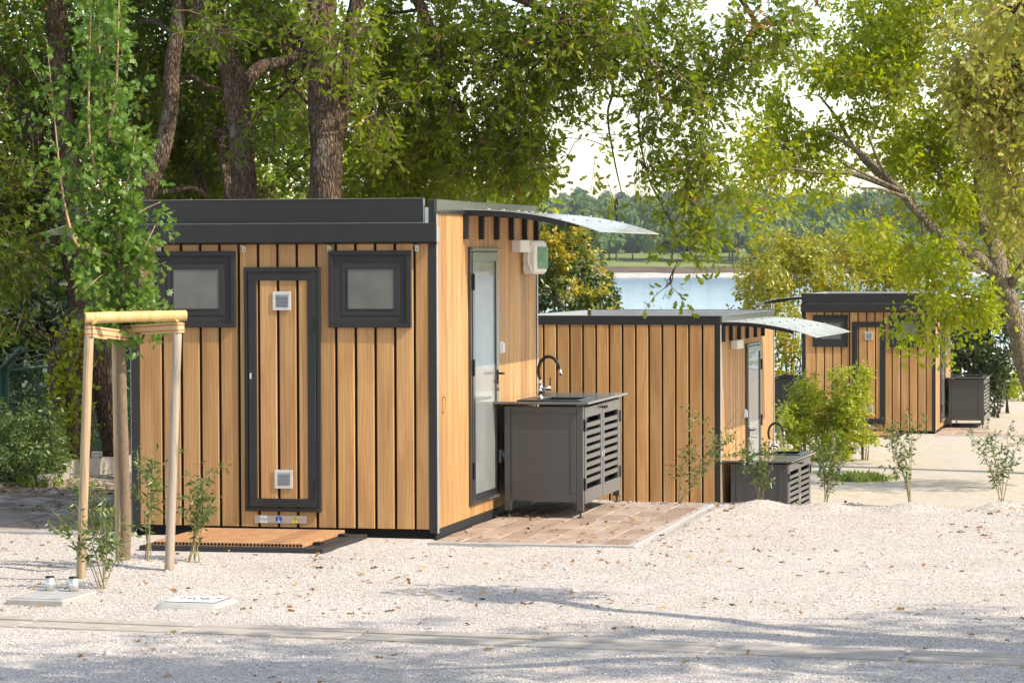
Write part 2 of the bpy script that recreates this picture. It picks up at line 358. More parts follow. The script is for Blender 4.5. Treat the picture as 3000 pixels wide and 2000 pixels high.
def box(name, m, parent, *a, bev=.003): return MB().box(*a, bev=bev).obj(name, m, parent)
def spline(pts, k=6):
    P = np.array(pts, float)
    if len(P) < 3: return np.array([P[0] + (P[-1] - P[0]) * t for t in np.linspace(0, 1, k + 1)])
    Q = np.vstack([2 * P[0] - P[1], P, 2 * P[-1] - P[-2]]); out = []
    for i in range(1, len(Q) - 2):
        for t in np.linspace(0, 1, k, endpoint=False):
            a, b, c, d = Q[i - 1], Q[i], Q[i + 1], Q[i + 2]
            out.append(.5 * (2 * b + (c - a) * t + (2 * a - 5 * b + 4 * c - d) * t * t + (3 * b - a - 3 * c + d) * t ** 3))
    out.append(P[-1]); return np.array(out)
def text_mesh(name, body, size, m, parent, loc, rot, extrude=.0008):
    cu = bpy.data.curves.new(name, 'FONT'); cu.body = body; cu.size = size; cu.align_x = 'CENTER'; cu.align_y = 'CENTER'; cu.extrude = extrude
    cu.resolution_u = 3
    t = bpy.data.objects.new(name + '_curve', cu); COL.objects.link(t); bpy.context.view_layer.update()
    me = bpy.data.meshes.new_from_object(t.evaluated_get(bpy.context.evaluated_depsgraph_get())); bpy.data.objects.remove(t)
    me.materials.clear(); me.materials.append(M[m]); o = link(name, me, parent); o.location = loc; o.rotation_euler = rot; return o

def hash3(i, j, k, seed):
    h = (i * 374761393 + j * 668265263 + k * 1274126177 + seed * 974711) & 0xffffffff
    h = ((h ^ (h >> 13)) * 1274126177) & 0xffffffff
    return ((h ^ (h >> 16)) & 0xffff) / 65535.
def vnoise(P, scale, seed=0):
    Q = np.asarray(P, float) * scale; I = np.floor(Q).astype(np.int64); f = Q - I; f = f * f * (3 - 2 * f); r = 0
    for a in (0, 1):
        for b in (0, 1):
            for c in (0, 1):
                w = (f[:, 0] if a else 1 - f[:, 0]) * (f[:, 1] if b else 1 - f[:, 1]) * (f[:, 2] if c else 1 - f[:, 2])
                r = r + w * hash3(I[:, 0] + a, I[:, 1] + b, I[:, 2] + c, seed)
    return r
def sstep(a, b, x): t = np.clip((x - a) / (b - a), 0, 1); return t * t * (3 - 2 * t)

# ------------------------------------------------------------------ ground
GZ, LZ, WZ = .045, -1.075, -3.83
KA = np.array([-1.334, -5.338]); KD = np.array([4.69, -5.892]) - KA; KD /= np.linalg.norm(KD); KN = np.array([KD[1], -KD[0]])   # kerb line, KN towards the camera
EDGE_PLANTS = [(1985, 1466, .86, 3.0), (2232, 1462, .62, -.6), (2420, 1468, .66, .2), (2668, 1470, .80, .1), (2935, 1468, .86, .2)]
MOUNDS = []
for (x_, y_, h_, l_) in EDGE_PLANTS:
    p_ = on_z(x_, y_ + 6, GZ + .05); MOUNDS.append((p_[0], p_[1], .07, .22))
MOUNDS += [(-1.50, -2.68, .075, .32), (-1.12, -2.95, .03, .22), (-1.56, -3.38, .03, .2)]
PATIOS = [(0.0, 1.60, -.36, 3.50), (-5.6, -2.44, -.05, 1.52)]
def gh(x, y):
    x = np.asarray(x, float); y = np.asarray(y, float); P = np.stack([x, y, np.zeros_like(x)], -1).reshape(-1, 3)
    n1 = vnoise(P, 1.1, 1).reshape(x.shape) - .5; n2 = vnoise(P, 3.7, 2).reshape(x.shape) - .5; n3 = vnoise(P, .25, 3).reshape(x.shape) - .5
    left = sstep(-1.2, -4.2, x)
    e = 3.78 + 5.2 * left + .16 * n1; wdt = 2.3 + 3.5 * left
    hi = GZ + .035 * n1 + .018 * n2
    lo = LZ + .12 * n3 + .03 * n1
    z = hi + (lo - hi) * sstep(0, 1, (y - e) / wdt)
    for (mx, my, mh, mr) in MOUNDS: z = z + mh * np.exp(-((x - mx) ** 2 + (y - my) ** 2) / (mr * mr))
    kd = (x - KA[0]) * KN[0] + (y - KA[1]) * KN[1]                     # flat along the kerb
    z = z + (GZ - z) * np.exp(-((kd - .17) / .45) ** 2) * (y < 2)
    near = (x > -3.2) & (x < .3) & (y > -1.6) & (y < 3.9)               # level building pad
    z = np.where(near, GZ + (z - GZ) * .35, z)
    for (a, b, c, d) in PATIOS: z = np.where((x > a - .03) & (x < b + .03) & (y > c - .03) & (y < d + .03), GZ - .035, z)
    z = z + (WZ - 3 - z) * sstep(64, 84, y) 
    return z
def gh1(x, y): return float(gh(np.array([x]), np.array([y]))[0])
def axis(pieces):
    out = []
    for a, b, s in pieces: out += list(np.arange(a, b, s))
    return np.array(out + [pieces[-1][1]])
def build_ground():
    xs = axis([(-150, -40, 10), (-40, -12, 2), (-12, -4.8, .3), (-4.8, 6.4, .07), (6.4, 12, .3), (12, 40, 2), (40, 150, 10)])
    ys = axis([(-70, -20, 5), (-20, -10, .6), (-10, 6.3, .07), (6.3, 40, .5), (40, 90, 2)])
    X, Y = np.meshgrid(xs, ys); Z = gh(X, Y); nx, ny = len(xs), len(ys)
    V = np.stack([X, Y, Z], -1).reshape(-1, 3)
    i = np.arange(ny - 1)[:, None] * nx + np.arange(nx - 1)[None, :]
    q = np.stack([i, i + 1, i + nx + 1, i + nx], -1).reshape(-1, 4)
    me = np_mesh('ground', V, q, 'gravel'); me.shade_smooth(); tag(link('ground', me), 'pale crushed gravel ground', 'ground', kind='structure')
def np_mesh(name, V, Fq, m, tint=None):
    me = bpy.data.meshes.new(name); V = np.ascontiguousarray(V, np.float32); Fq = np.ascontiguousarray(Fq, np.int32); nf, k = Fq.shape
    me.vertices.add(len(V)); me.vertices.foreach_set('co', V.ravel())
    me.loops.add(nf * k); me.loops.foreach_set('vertex_index', Fq.ravel())
    me.polygons.add(nf); me.polygons.foreach_set('loop_start', np.arange(nf, dtype=np.int32) * k); me.polygons.foreach_set('loop_total', np.full(nf, k, np.int32))
    if tint is not None:
        a = me.attributes.new('tint', 'FLOAT', 'POINT'); a.data.foreach_set('value', np.ascontiguousarray(tint, np.float32))
    me.update(calc_edges=True); me.validate(); me.materials.append(M[m]); return me
build_ground()

def build_water_and_shore():
    rng = np.random.default_rng(5)
    me = np_mesh('sea', np.array([[-3000, 60, WZ], [3000, 60, WZ], [3000, 4500, WZ], [-3000, 4500, WZ]]), np.array([[0, 1, 2, 3]]), 'water'); tag(link('sea', me), 'pale blue rippled water', 'water', kind='structure')
    fwd = np.array([-math.sin(.2207), math.cos(.2207)]); rt = np.array([math.cos(.2207), math.sin(.2207)])
    # far land: strip by strip along the camera's heading
    us = np.arange(-500, 900, 8.); ws = np.array([900, 922, 928, 934, 940, 944, 960, 985, 1010, 1060, 1120, 1200, 1350, 1600, 2100, 2300, 2500, 2900])
    hz = np.array([-6, -4.2, -3.2, -2.6, -.6, .2, 1.2, 2.6, 4.5, 9, 12.5, 14, 14, 18, 32, 38, 36, 20.])
    U, Wd = np.meshgrid(us, ws); H = np.repeat(hz[:, None], len(us), 1)
    P = np.stack([U, Wd, U * 0], -1).reshape(-1, 3); nn = vnoise(P, 1 / 70., 4).reshape(U.shape) - .5; n4 = vnoise(P, 1 / 260., 9).reshape(U.shape) - .5
    Wd2 = Wd + (nn * 26) * (Wd < 1000); H = H + nn * 5 * (Wd > 1000) + n4 * 14 * (Wd > 1500) + (vnoise(P, 1 / 9., 2).reshape(U.shape) - .5) * .7
    X = CP[0] + U * rt[0] + Wd2 * fwd[0]; Y = CP[1] + U * rt[1] + Wd2 * fwd[1]
    nx = len(us); q = lambda a, b: (lambda i: np.stack([i, i + 1, i + nx + 1, i + nx], -1).reshape(-1, 4))(np.arange(a, b)[:, None] * nx + np.arange(nx - 1)[None, :])
    V = np.stack([X, Y, H], -1).reshape(-1, 3)
    for nm, a, b, m, lab in (('far_shore_rocks', 0, 3, 'rock', 'pale rocks along the far shore'), ('far_bank', 3, 4, 'bank', 'brown earth bank on the far shore'), ('far_hills', 4, 17, 'far_ground', 'grassy wooded hills across the water')):
        me = np_mesh(nm, V, q(a, b), m); tag(link(nm, me), lab, 'shore', kind='structure')
    return rt, fwd
RT, FW = build_water_and_shore()

# ------------------------------------------------------------------ foliage helpers
def leaf_template(half, mids, tris, fold=.25, droop=.12):
    # half outline on +y, mirrored; mids on the axis
    V = [(x, 0., -droop * x * x) for x in mids]; nm = len(mids)
    for s in (1, -1):
        V += [(x, s * y, fold * y - droop * x * x) for x, y in half]
    T = []
    for s in (0, 1):
        o = nm + s * len(half); g = lambda t: t if t < 100 else t - 100 + o
        for a, b, c in tris:
            t = (g(a), g(b), g(c)); T.append(t if s else t[::-1])
    return np.array(V, float), np.array(T, int)
OAK = leaf_template([(.19, .21), (.31, .10), (.48, .33), (.60, .14), (.84, .25)], [0, .32, .62, 1],
                    [(0, 100, 1), (100, 101, 1), (101, 2, 1), (101, 102, 2), (102, 103, 2), (103, 3, 2), (103, 104, 3)])
OAK_S = leaf_template([(.26, .25), (.43, .12), (.72, .30)], [0, .55, 1], [(0, 100, 1), (100, 101, 1), (101, 102, 1), (102, 2, 1)])
MAPLE = leaf_template([(.02, .20), (.20, .16), (.22, .46), (.42, .22), (.66, .34), (.64, .12)], [0, .30, .64, 1],
                      [(0, 100, 101), (0, 101, 1), (101, 102, 103), (101, 103, 1), (103, 2, 1), (103, 104, 105), (103, 105, 2), (105, 3, 2)], .15, .18)
LANCE = leaf_template([(.45, .16)], [0, .5, 1], [(0, 100, 1), (100, 2, 1)], .3, .1)
OVAL = leaf_template([(.25, .20), (.65, .22)], [0, .5, 1], [(0, 100, 1), (100, 101, 1), (101, 2, 1)], .3, .12)
def unit(a): return a / (np.linalg.norm(a, axis=-1, keepdims=True) + 1e-9)
def leaf_cloud(P, D, Nn, S, tpl, tint):
    V, T = tpl; D = unit(D); Y = unit(np.cross(Nn, D)); Z = np.cross(D, Y)
    n = len(P); W = P[:, None, :] + S[:, None, None] * (V[None, :, 0:1] * D[:, None, :] + V[None, :, 1:2] * Y[:, None, :] + V[None, :, 2:3] * Z[:, None, :])
    I = T[None] + (np.arange(n) * len(V))[:, None, None]
    return W.reshape(-1, 3), I.reshape(-1, 3), np.repeat(tint, len(V))
def sprays(C, OUT, rng, nl, tpl, size, length=.3, droop=.35, spread=.06, tint_fn=None, up=.5, twig=None, face=0.):
    """leafy twigs: nl leaves round each twig starting at C heading along OUT"""
    n = len(C); t = unit(OUT + rng.normal(0, .45, (n, 3)) + np.array([0, 0, -droop]))
    s = np.sort(rng.random((n, nl)), 1) ** .8; L = length * rng.uniform(.6, 1.3, n)
    B = C[:, None, :] + t[:, None, :] * (s * L[:, None])[..., None]; B[..., 2] -= (s * s * L[:, None]) * droop * .5
    rad = rng.normal(0, 1, (n, nl, 3)); rad = unit(rad - t[:, None, :] * (rad * t[:, None, :]).sum(-1, keepdims=True))
    D = unit(t[:, None, :] * rng.uniform(.1, .9, (n, nl, 1)) + rad * .9 + np.array([0, 0, -.25]))
    B = B + rad * spread * rng.random((n, nl, 1))
    Nn = unit(rng.normal(0, .62, (n, nl, 3)) + np.array([0, 0, up]) + face * unit(OUT)[:, None, :])
    S = size * rng.uniform(.65, 1.25, (n, nl))
    ti = np.clip(rng.random((n, 1)) * .55 + rng.random((n, nl)) * .45, 0, 1)
    ti = np.where(rng.random((n, nl)) < .006, 1., ti * .95)
    ti[rng.random(n) < .004] = 1.
    if tint_fn is not None: ti = tint_fn(B.reshape(-1, 3), ti.reshape(-1))
    r = leaf_cloud(B.reshape(-1, 3), D.reshape(-1, 3), Nn.reshape(-1, 3), S.reshape(-1), tpl, np.asarray(ti).reshape(-1))
    if twig is not None:
        for i in range(n):
            a = C[i] - t[i] * L[i] * .3; b = C[i] + t[i] * L[i] * .5; c = C[i] + t[i] * L[i] + np.array([0, 0, -droop * .5 * L[i]])
            twig.tube([a, b, c], [.0045, .0035, .002], 3, False)
    return r
def in_ell(rng, c, r, n, shell=.55, clump=None, thr=.5, seed=0, axes=None):
    out = []; tot = 0
    while tot < n:
        d = unit(rng.normal(0, 1, (n * 3 + 60, 3))); rr = rng.random((len(d), 1)) ** shell
        U = d * rr; k = np.ones(len(U), bool); Wp = c + (U * r) @ (axes if axes is not None else np.eye(3))
        if clump: k &= (vnoise(Wp, clump, seed) + .35 * vnoise(Wp, clump * 2.7, seed + 7)) > thr
        out.append(np.hstack([Wp[k], U[k]])); tot += int(k.sum())
        if len(out) > 60: break
    R = np.vstack(out)[:n]; return R[:, :3], R[:, 3:]
def merge_cloud(parts):
    V, T, A = [], [], []; o = 0
    for v, t, a in parts: V.append(v); T.append(t + o); A.append(a); o += len(v)
    return np.vstack(V), np.vstack(T), np.concatenate(A)
CAMAX = np.array([[math.cos(.2207), math.sin(.2207), 0], [-math.sin(.2207), math.cos(.2207), 0], [0, 0, 1.]])   # ellipsoid axes: right, ahead, up
def branch_to(mb, rng, p0, p1, r0, r1, n=5, sag=.1, k=4):
    p0 = np.array(p0); p1 = np.array(p1); L = np.linalg.norm(p1 - p0)
    m1 = p0 + (p1 - p0) * .35 + rng.normal(0, .07 * L, 3) + np.array([0, 0, sag * L]); m2 = p0 + (p1 - p0) * .7 + rng.normal(0, .07 * L, 3) + np.array([0, 0, sag * L * .8])
    pts = spline([p0, m1, m2, p1], k); mb.tube(pts, np.linspace(r0, r1, len(pts)), n, False); return pts
def build_tree(name, label, trunks, ells, leaf, tpl, size, seed, nl=12, group=None, dens=1.0, length=.32, droop=.4, clump=1.3, thr=.55, bark_m='bark', twigs=True, nbr=1.0, tint_fn=None, cat='tree', base=None, spread=.06, crown_name='crown', shell=.6, sides=12):
    """trunks: list of ([(px,py,d)...] or world points, r0, r1); ells: (px,py,d, rx_px, ry_px, rd_m, n_sprays)"""
    rng = np.random.default_rng(seed); tw = [np.array([at(*p) for p in tr[0]]) for tr in trunks]
    base = tw[0][0] if base is None else np.array(base); root = thing(name, label, cat, base, 0, group)
    tm = MB(); allp = []
    for (tr, r0, r1), P in zip([(t[0], t[1], t[2]) for t in trunks], tw):
        pts = spline(P, 7); R = np.linspace(r0, r1, len(pts)); 
        tm.tube(pts - base, R, sides if r0 > .05 else 7, True, rng, .09); allp.append(np.hstack([pts, R[:, None]]))
    A = np.vstack(allp); parts = []; tg = MB()
    for e in ells:
        px, py, d, rx, ry, rd, ns = e[:7]; ns = int(ns * dens); c = at(px, py, d); r = np.array([rx * d / F, rd, ry * d / F])
        C, U = in_ell(rng, c, r, ns, shell, clump, thr, seed, CAMAX); OUT = unit((U * r) @ CAMAX + 1e-6)
        parts.append(sprays(C - base, OUT, rng, nl, tpl, size, length, droop, spread, tint_fn, .22, tg if twigs and d < 36 else None, .55))
        for j in range(max(1, int(nbr * max(2, ns / 55)))):            # boughs from the nearest limb into this clump
            q = C[rng.integers(len(C))]; k = np.argmin(((A[:, :3] - q) ** 2).sum(1) + rng.random(len(A)) * .4 * ((A[:, :3] - q) ** 2).sum(1))
            L = np.linalg.norm(A[k, :3] - q); r0 = min(A[k, 3] * .6, .010 + .011 * L)
            pts = branch_to(tm, rng, A[k, :3] - base, q - base, r0, .004, 6)
            for _ in range(3):
                i = rng.integers(len(pts) // 3, len(pts)); q2 = C[np.argmin(((C - base - pts[i]) ** 2).sum(1) + rng.random(len(C)) * .6)] - base
                branch_to(tm, rng, pts[i], q2, max(.004, r0 * .4), .003, 4, .05, 3)
    link('trunk', tm.mesh('trunk', bark_m, True), root)
    if tg.v: link('twigs', tg.mesh('twigs', 'twig_bark'), root)
    V, T, a = merge_cloud(parts); link(crown_name, np_mesh(crown_name, V, T, leaf, a), root)
    return root

# ------------------------------------------------------------------ patios and kerb
def patio(name, label, x0, x1, y0, y1, z, pw=.205, pl=.41, edges=('front', 'right'), origin=(0, 0), rz=0.):
    root = thing(name, label, 'paving', (origin[0], origin[1], 0), rz); root['kind'] = 'structure'
    del root['category']
    rng = random.Random(hash(name) % 1000 if False else int(abs(x0 * 100)) + 7)
    box('sand_bed', 'sand', root, x0, x1, y0, y1, z - .09, z - .022, bev=0)
    me = MB().box(-pw / 2 + .003, pw / 2 - .003, -pl / 2 + .006, pl / 2 - .006, -.05, 0, bev=.007).mesh('paver', 'paver')
    nx = int(round((x1 - x0) / pw)); ny = int(round((y1 - y0) / pl)); sx = (x1 - x0) / nx / pw; sy = (y1 - y0) / ny / pl
    for i in range(nx):
        for j in range(ny):
            o = link('paver', me, root); o.scale = (sx, sy, 1)
            o.location = (x0 + (i + .5) * pw * sx, y0 + (j + .5) * pl * sy, z + rng.uniform(-.004, .004)); o.rotation_euler = (rng.uniform(-.008, .008), rng.uniform(-.012, .012), rng.uniform(-.006, .006))
    if 'front' in edges: box('edging', 'concrete', root, x0 - .02, x1 + .065, y0 - .06, y0 - .004, z - .12, z + .004, bev=.006)
    if 'right' in edges: box('edging', 'concrete', root, x1 + .004, x1 + .065, y0 - .002, y1, z - .12, z + .005, bev=.006)
    return root
patio('side_patio', 'pinkish paved patio beside the nearest cabin', .03, 1.52, -.28, 3.46, GZ + .008)
patio('left_patio', 'shaded beige paved patio on the left side of the nearest cabin', -5.5, -2.47, .03, 1.46, GZ + .008, edges=('front',))
def kerb():
    root = thing('kerb', 'flush grey concrete kerb strip across the foreground', 'kerb', (KA[0], KA[1], 0), math.atan2(KD[1], KD[0])); root['kind'] = 'structure'; del root['category']
    rng = random.Random(3)
    front = MB().box(.011, 1.019, -.335, -.112, -.12, 0, bev=.006).mesh('kerb_stone', 'kerb'); back = MB().box(.011, 1.019, -.105, .0, -.12, .010, bev=.008).mesh('kerb_edge', 'kerb')
    s = -(-.05) ; off = float(np.dot(np.array([-.02, -5.45]) - KA, KD)) % 1.03
    for i in range(-7, 12):
        for nm, me in (('kerb_stone', front), ('kerb_edge', back)):
            o = link(nm, me, root); o.location = (off + i * 1.03, rng.uniform(-.004, .004), GZ + .012 + rng.uniform(-.003, .003)); o.rotation_euler = (rng.uniform(-.01, .01), rng.uniform(-.002, .002), rng.uniform(-.003, .003))
    MB().box(-7, 12, -.111, -.106, -.05, GZ + .0085).obj('joint_strip', 'stem_green', root)
    MB().box(-7, 12, -.325, -.01, -.2, GZ + .006).obj('mortar', 'concrete_pale', root)
kerb()

# ------------------------------------------------------------------ cabins
CW_, CL, ZB, ZF, ZG, ZS, ZT = 2.434, 3.64, .12, 2.283, 2.44, 2.52, 2.62
def frame4(mb, x0, x1, z0, z1, w, y0, y1, bev=.003):      # rectangular frame facing -Y
    mb.box(x0, x1, y0, y1, z1 - w, z1, bev); mb.box(x0, x1, y0, y1, z0, z0 + w, bev)
    mb.box(x0, x0 + w, y0, y1, z0 + w, z1 - w, bev); mb.box(x1 - w, x1, y0, y1, z0 + w, z1 - w, bev); return mb
PW, PT = .155, .018
def plank_mesh(z0, z1, w=PW - .021):
    mb = MB(); h = z1 - z0; c = .006; hw = w / 2
    prof = [(-hw, 0), (-hw, -PT + c), (-hw + c, -PT), (hw - c, -PT), (hw, -PT + c), (hw, 0)]
    mb.prism([(x, y, 0) for x, y in prof], (0, 0, h)); return mb.mesh('plank', 'plank')
def cabin(label):
    root = thing('wooden_cabin', label, 'cabin', (0, 0, 0))
    rng = random.Random(11)
    # core walls behind the boards (dark membrane) and floor / roof
    mb = MB(); t = PT
    mb.box(-CW_ + t, -t, t, CL - t, ZB - .01, 2.40); mb.obj('wall_core', 'black_gap', root)
    box('roof', 'roof_grey', root, -CW_ + .03, -.03, .03, CL - .03, 2.402, 2.43, bev=0)
    # skirts
    box('skirt', 'black_gap', root, -CW_ + .04, -.02, .02, .035, -.05, ZB - .011, bev=0)
    sk = MB()
    for k in range(7): sk.box(-.018, -.004, .02, 2.05, -.02 + k * .0195, -.004 + k * .0195, .002)
    sk.box(-.022, -.0185, .02, CL - .02, -.05, ZB - .012); sk.obj('skirt', 'black_plastic', root)
    box('skirt', 'black_gap', root, -CW_ + .006, -CW_ + .02, .036, CL - .02, -.05, ZB - .011, bev=0)
    box('skirt', 'black_gap', root, -CW_ + .04, -.023, CL - .035, CL - .02, -.05, ZB - .011, bev=0)
    # corner posts
    for nm, a in (('corner_post', (-.056, .004, -.004, .022, ZB - .03, ZT - .004)), ('corner_post', (-CW_ - .004, -CW_ + .062, -.004, .022, ZB - .03, ZT - .1)),
                  ('corner_post', (-.05, .004, CL - .022, CL + .004, ZB - .03, ZT - .103)), ('corner_post', (-CW_ - .004, -CW_ + .05, CL - .022, CL + .004, ZB - .03, ZT - .103))):
        box(nm, 'anthracite', root, *a, bev=.002)
    for (x0, x1) in ((.0045, .008), (-CW_ - .008, -CW_ - .0045)):
        box('corner_trim', 'grey_metal', root, x0, x1, -.002, .045, ZB - .03, ZS - .004, bev=0)
        box('corner_trim', 'grey_metal', root, x0, x1, CL - .045, CL + .002, ZB - .03, ZS - .004, bev=0)
    # front planks
    pf = plank_mesh(ZB, ZG - .01)
    gaps = [-.0795 - .0005] ; gx = [-.168 - PW * k for k in range(14)]
    for k in range(13):
        o = link('plank', pf, root); o.location = ((gx[k] + gx[k + 1]) / 2, PT, ZB)
    for (a, b) in ((-.160, -.058), (-2.372, gx[13] - .0085)):
        if abs(b - a) > .015:
            o = link('plank', plank_mesh(ZB, ZG - .01, abs(b - a)), root); o.location = ((a + b) / 2, PT, ZB)
    # rear planks
    pr = plank_mesh(ZB, ZS - .004)
    for k in range(15):
        o = link('plank', pr, root); o.rotation_euler = (0, 0, math.pi); o.location = (-.06 - PW * (k + .5), CL - PT, ZB)
    # side planks
    for side in (1, -1):
        for k in range(23):
            o = link('plank', pr, root); o.rotation_euler = (0, 0, side * math.pi / 2); o.location = (-PT if side > 0 else -CW_ + PT, .0375 + PW * (k + .5), ZB)
    # fascia, gutter and parapets
    mb = MB(); mb.box(-CW_ - .02, .016, -.06, -.052, ZF + .015, ZG, .002); mb.add([(-CW_ - .02, -.06, ZF + .015), (.016, -.06, ZF + .015), (.016, -.02, ZF), (-CW_ - .02, -.02, ZF)], [(0, 1, 2, 3)])
    mb.box(-CW_ - .02, .016, -.02, -.001, ZF, ZF + .004); mb.obj('gutter', 'anthracite', root)
    box('gutter_end_cap', 'grey_metal', root, .0165, .03, -.058, .004, ZF + .012, ZF + .125, bev=.004)
    box('gutter_floor', 'anthracite', root, -CW_ - .015, .012, -.0515, -.0015, ZG - .06, ZG - .05, bev=0)
    box('fascia', 'anthracite', root, -CW_ - .01, -.094, -.012, -.002, ZG + .008, ZT + .006, bev=.002)
    for sx_ in (-.25, -.33, -.78, -1.22, -1.30, -1.75, -2.15): MB().cyl((sx_, -.0122, ZG + .022), (sx_, -.0155, ZG + .022), .004, 8).obj('screw', 'label_black', root)
    box('parapet_back', 'grey_metal', root, -CW_ + .0, -.094, -.0015, .04, ZG - .008, ZT + .002, bev=.002)
    box('parapet_cap', 'steel_plate', root, -CW_ - .012, -.094, -.016, .03, ZT + .0065, ZT + .009, bev=0)
    box('fascia', 'anthracite', root, -CW_ - .006, .006, CL - .014, CL + .007, ZS - .003, ZT, bev=.002)
    box('parapet_cap', 'steel_plate', root, -CW_ - .006, .006, CL - .05, CL + .008, ZT + .0005, ZT + .003, bev=0)
    box('parapet_back', 'grey_metal', root, -CW_ + .055, -.055, CL - .049, CL - .031, ZG - .004, ZT, bev=0)
    box('membrane', 'black_gap', root, -CW_ + .02, -.02, CL - .030, CL - .0185, 2.39, ZS - .004, bev=0)
    for side in (1, -1):
        X = (lambda v: v) if side > 0 else (lambda v: -CW_ - v)
        box('side_trim', 'anthracite_side', root, X(-.012), X(.014), -.008 if side > 0 else .05, CL - .052, ZS - .003, ZT + .001, bev=.003)
        box('parapet_back', 'grey_metal', root, X(-.05), X(-.031), .05, CL - .0525, ZG - .004, ZT - .002, bev=0)
        box('membrane', 'black_gap', root, X(-.030), X(-.0185), .05, CL - .0525, 2.39, ZS - .004, bev=0)
        box('drip_edge', 'anthracite_side', root, X(.0145), X(.022), -.006 if side > 0 else .05, CL - .052, ZS - .003, ZS + .006, bev=0)
    # gutter clips
    for x in (-.145, -.835, -1.515, -2.2):
        mb = MB().box(x - .016, x + .016, -.058, -.004, ZF - .012, ZF - .009).box(x - .016, x + .016, -.0085, -.0045, ZF - .055, ZF - .0125); mb.obj('gutter_clip', 'steel_plate', root)
        MB().cyl((x, -.0086, ZF - .04), (x, -.0115, ZF - .04), .005, 8).obj('screw', 'label_black', root)
    # the two windows of the front
    for (x0, x1) in ((-2.235, -1.584), (-.838, -.191)):
        z0, z1 = 1.648, 2.234
        w = frame4(MB(), x0, x1, z0, z1, .036, -.030, .0, .003).obj('window', 'anthracite', root)
        MB().box(x0 + .03, x1 - .03, -.014, -.004, z0 + .03, z1 - .03).obj('screen', 'screen', w)
        f2 = MB(); frame4(f2, x0 + .10, x1 - .085, z0 + .095, z1 - .090, .050, -.0185, -.0145, .002); f2.obj('sash', 'screen', w)
        f3 = MB(); frame4(f3, x0 + .142, x1 - .122, z0 + .133, z1 - .132, .010, -.022, -.0188, .002); f3.obj('glazing_bead', 'anthracite', w)
        MB().box(x0 + .152, x1 - .132, -.0165, -.0150, z0 + .143, z1 - .142).obj('pane', 'window_pane', w)
        for sx_ in (x0 + .012, x1 - .012):
            for zz in (z0 + .16, z1 - .17): MB().cyl((sx_, -.0302, zz), (sx_, -.036, zz), .006, 8).obj('screw', 'label_black', w)
    # the service door of the front
    x0, x1, z0, z1 = -1.513, -.906, .239, 2.110
    d = frame4(MB(), x0, x1, z0, z1, .030, -.026, .0, .002); d = d.obj('service_door', 'anthracite', root)
    lf = MB(); frame4(lf, x0 + .036, x1 - .034, z0 + .036, z1 - .038, .064, -.034, -.001, .003); lf.obj('door_leaf_frame', 'anthracite', d)
    MB().box(x0 + .09, x1 - .09, -.006, -.001, z0 + .09, z1 - .09).obj('leaf_backing', 'black_gap', d)
    a, b = x0 + .100, x1 - .098
    for k, (p, q) in enumerate(((a, a + .007), (a + .026, a + .026 + .134), (a + .181, a + .181 + .134), (a + .336, b))):
        o = link('plank', plank_mesh(z0 + .10, z1 - .102, q - p), d); o.location = ((p + q) / 2, -.004 + .0, z0 + .10)
    MB().box(x0 + .04, x1 - .05, -.040, -.0345, z1 - .036, z1 - .026, .002).obj('drip_bar', 'anthracite', d)
    for zz in (.40, 1.62): MB().cyl((x1 - .034, -.036, zz), (x1 - .034, -.036, zz + .10), .007, 10).obj('hinge', 'rubber', d)
    MB().box(x0 + .047, x0 + .060, -.038, -.0345, 1.255, 1.300, .004).obj('lock', 'steel', d)
    for (vx, vz) in ((-1.281, 1.780), (-1.274, .416)):
        v = frame4(MB(), vx, vx + .147, vz, vz + .145, .024, -.033, -.0275, .002).obj('vent', 'steel', d)
    for (vx, vz) in ((-1.281, 1.780), (-1.274, .416)):
        MB().box(vx + .024, vx + .123, -.0290, -.0275, vz + .024, vz + .121).obj('grille_back', 'black_gap', d)
        sl = MB()
        for k in range(9):
            zz = vz + .026 + k * .0106
            sl.add([(vx + .024, -.0365, zz), (vx + .123, -.0365, zz), (vx + .123, -.0295, zz + .0085), (vx + .024, -.0295, zz + .0085), (vx + .024, -.0355, zz), (vx + .123, -.0355, zz), (vx + .123, -.0285, zz + .0085), (vx + .024, -.0285, zz + .0085)], [(0, 1, 2, 3), (7, 6, 5, 4), (0, 4, 5, 1), (2, 6, 7, 3)])
        sl.obj('vent_louvres', 'steel', d)['kind'] = 'stuff'
    # warning plate under the door
    sp = box('sign_plate', 'steel_plate', root, -1.443, -1.029, -.0055, -.001, .147, .209, bev=.0015)
    for sx_ in (-1.434, -1.038):
        for zz in (.157, .199): MB().cyl((sx_, -.0056, zz), (sx_, -.008, zz), .003, 8).obj('screw', 'chrome', sp)
    y = -.0058
    box('sticker', 'label_white', sp, -1.396, -1.342, y - .0006, y, .150, .205, bev=0)
    text_mesh('lettering', 'INGRESSO\nACQUA', .0125, 'label_black', sp, (-1.369, y - .001, .1735), (math.pi / 2, 0, 0), .0003)
    text_mesh('lettering', 'max 3.00 bar', .0075, 'label_black', sp, (-1.369, y - .001, .1565), (math.pi / 2, 0, 0), .0003)
    box('lettering', 'label_black', sp, -1.374, -1.364, y - .0012, y - .0007, .196, .1985, bev=0); box('lettering', 'label_black', sp, -1.3705, -1.3675, y - .0012, y - .0007, .190, .1958, bev=0)
    c = [(-1.249 + .0265 * math.cos(k * math.pi / 16), y, .1775 + .0265 * math.sin(k * math.pi / 16)) for k in range(32)]
    MB().prism(c, (0, -.0006, 0)).obj('earth_symbol', 'label_blue', sp)
    mb = MB(); mb.box(-1.251, -1.247, y - .0012, y - .0007, .167, .2015)
    for wz, hw in ((.1645, .016), (.1588, .0105), (.1535, .0055)): mb.box(-1.249 - hw, -1.249 + hw, y - .0012, y - .0007, wz, wz + .003)
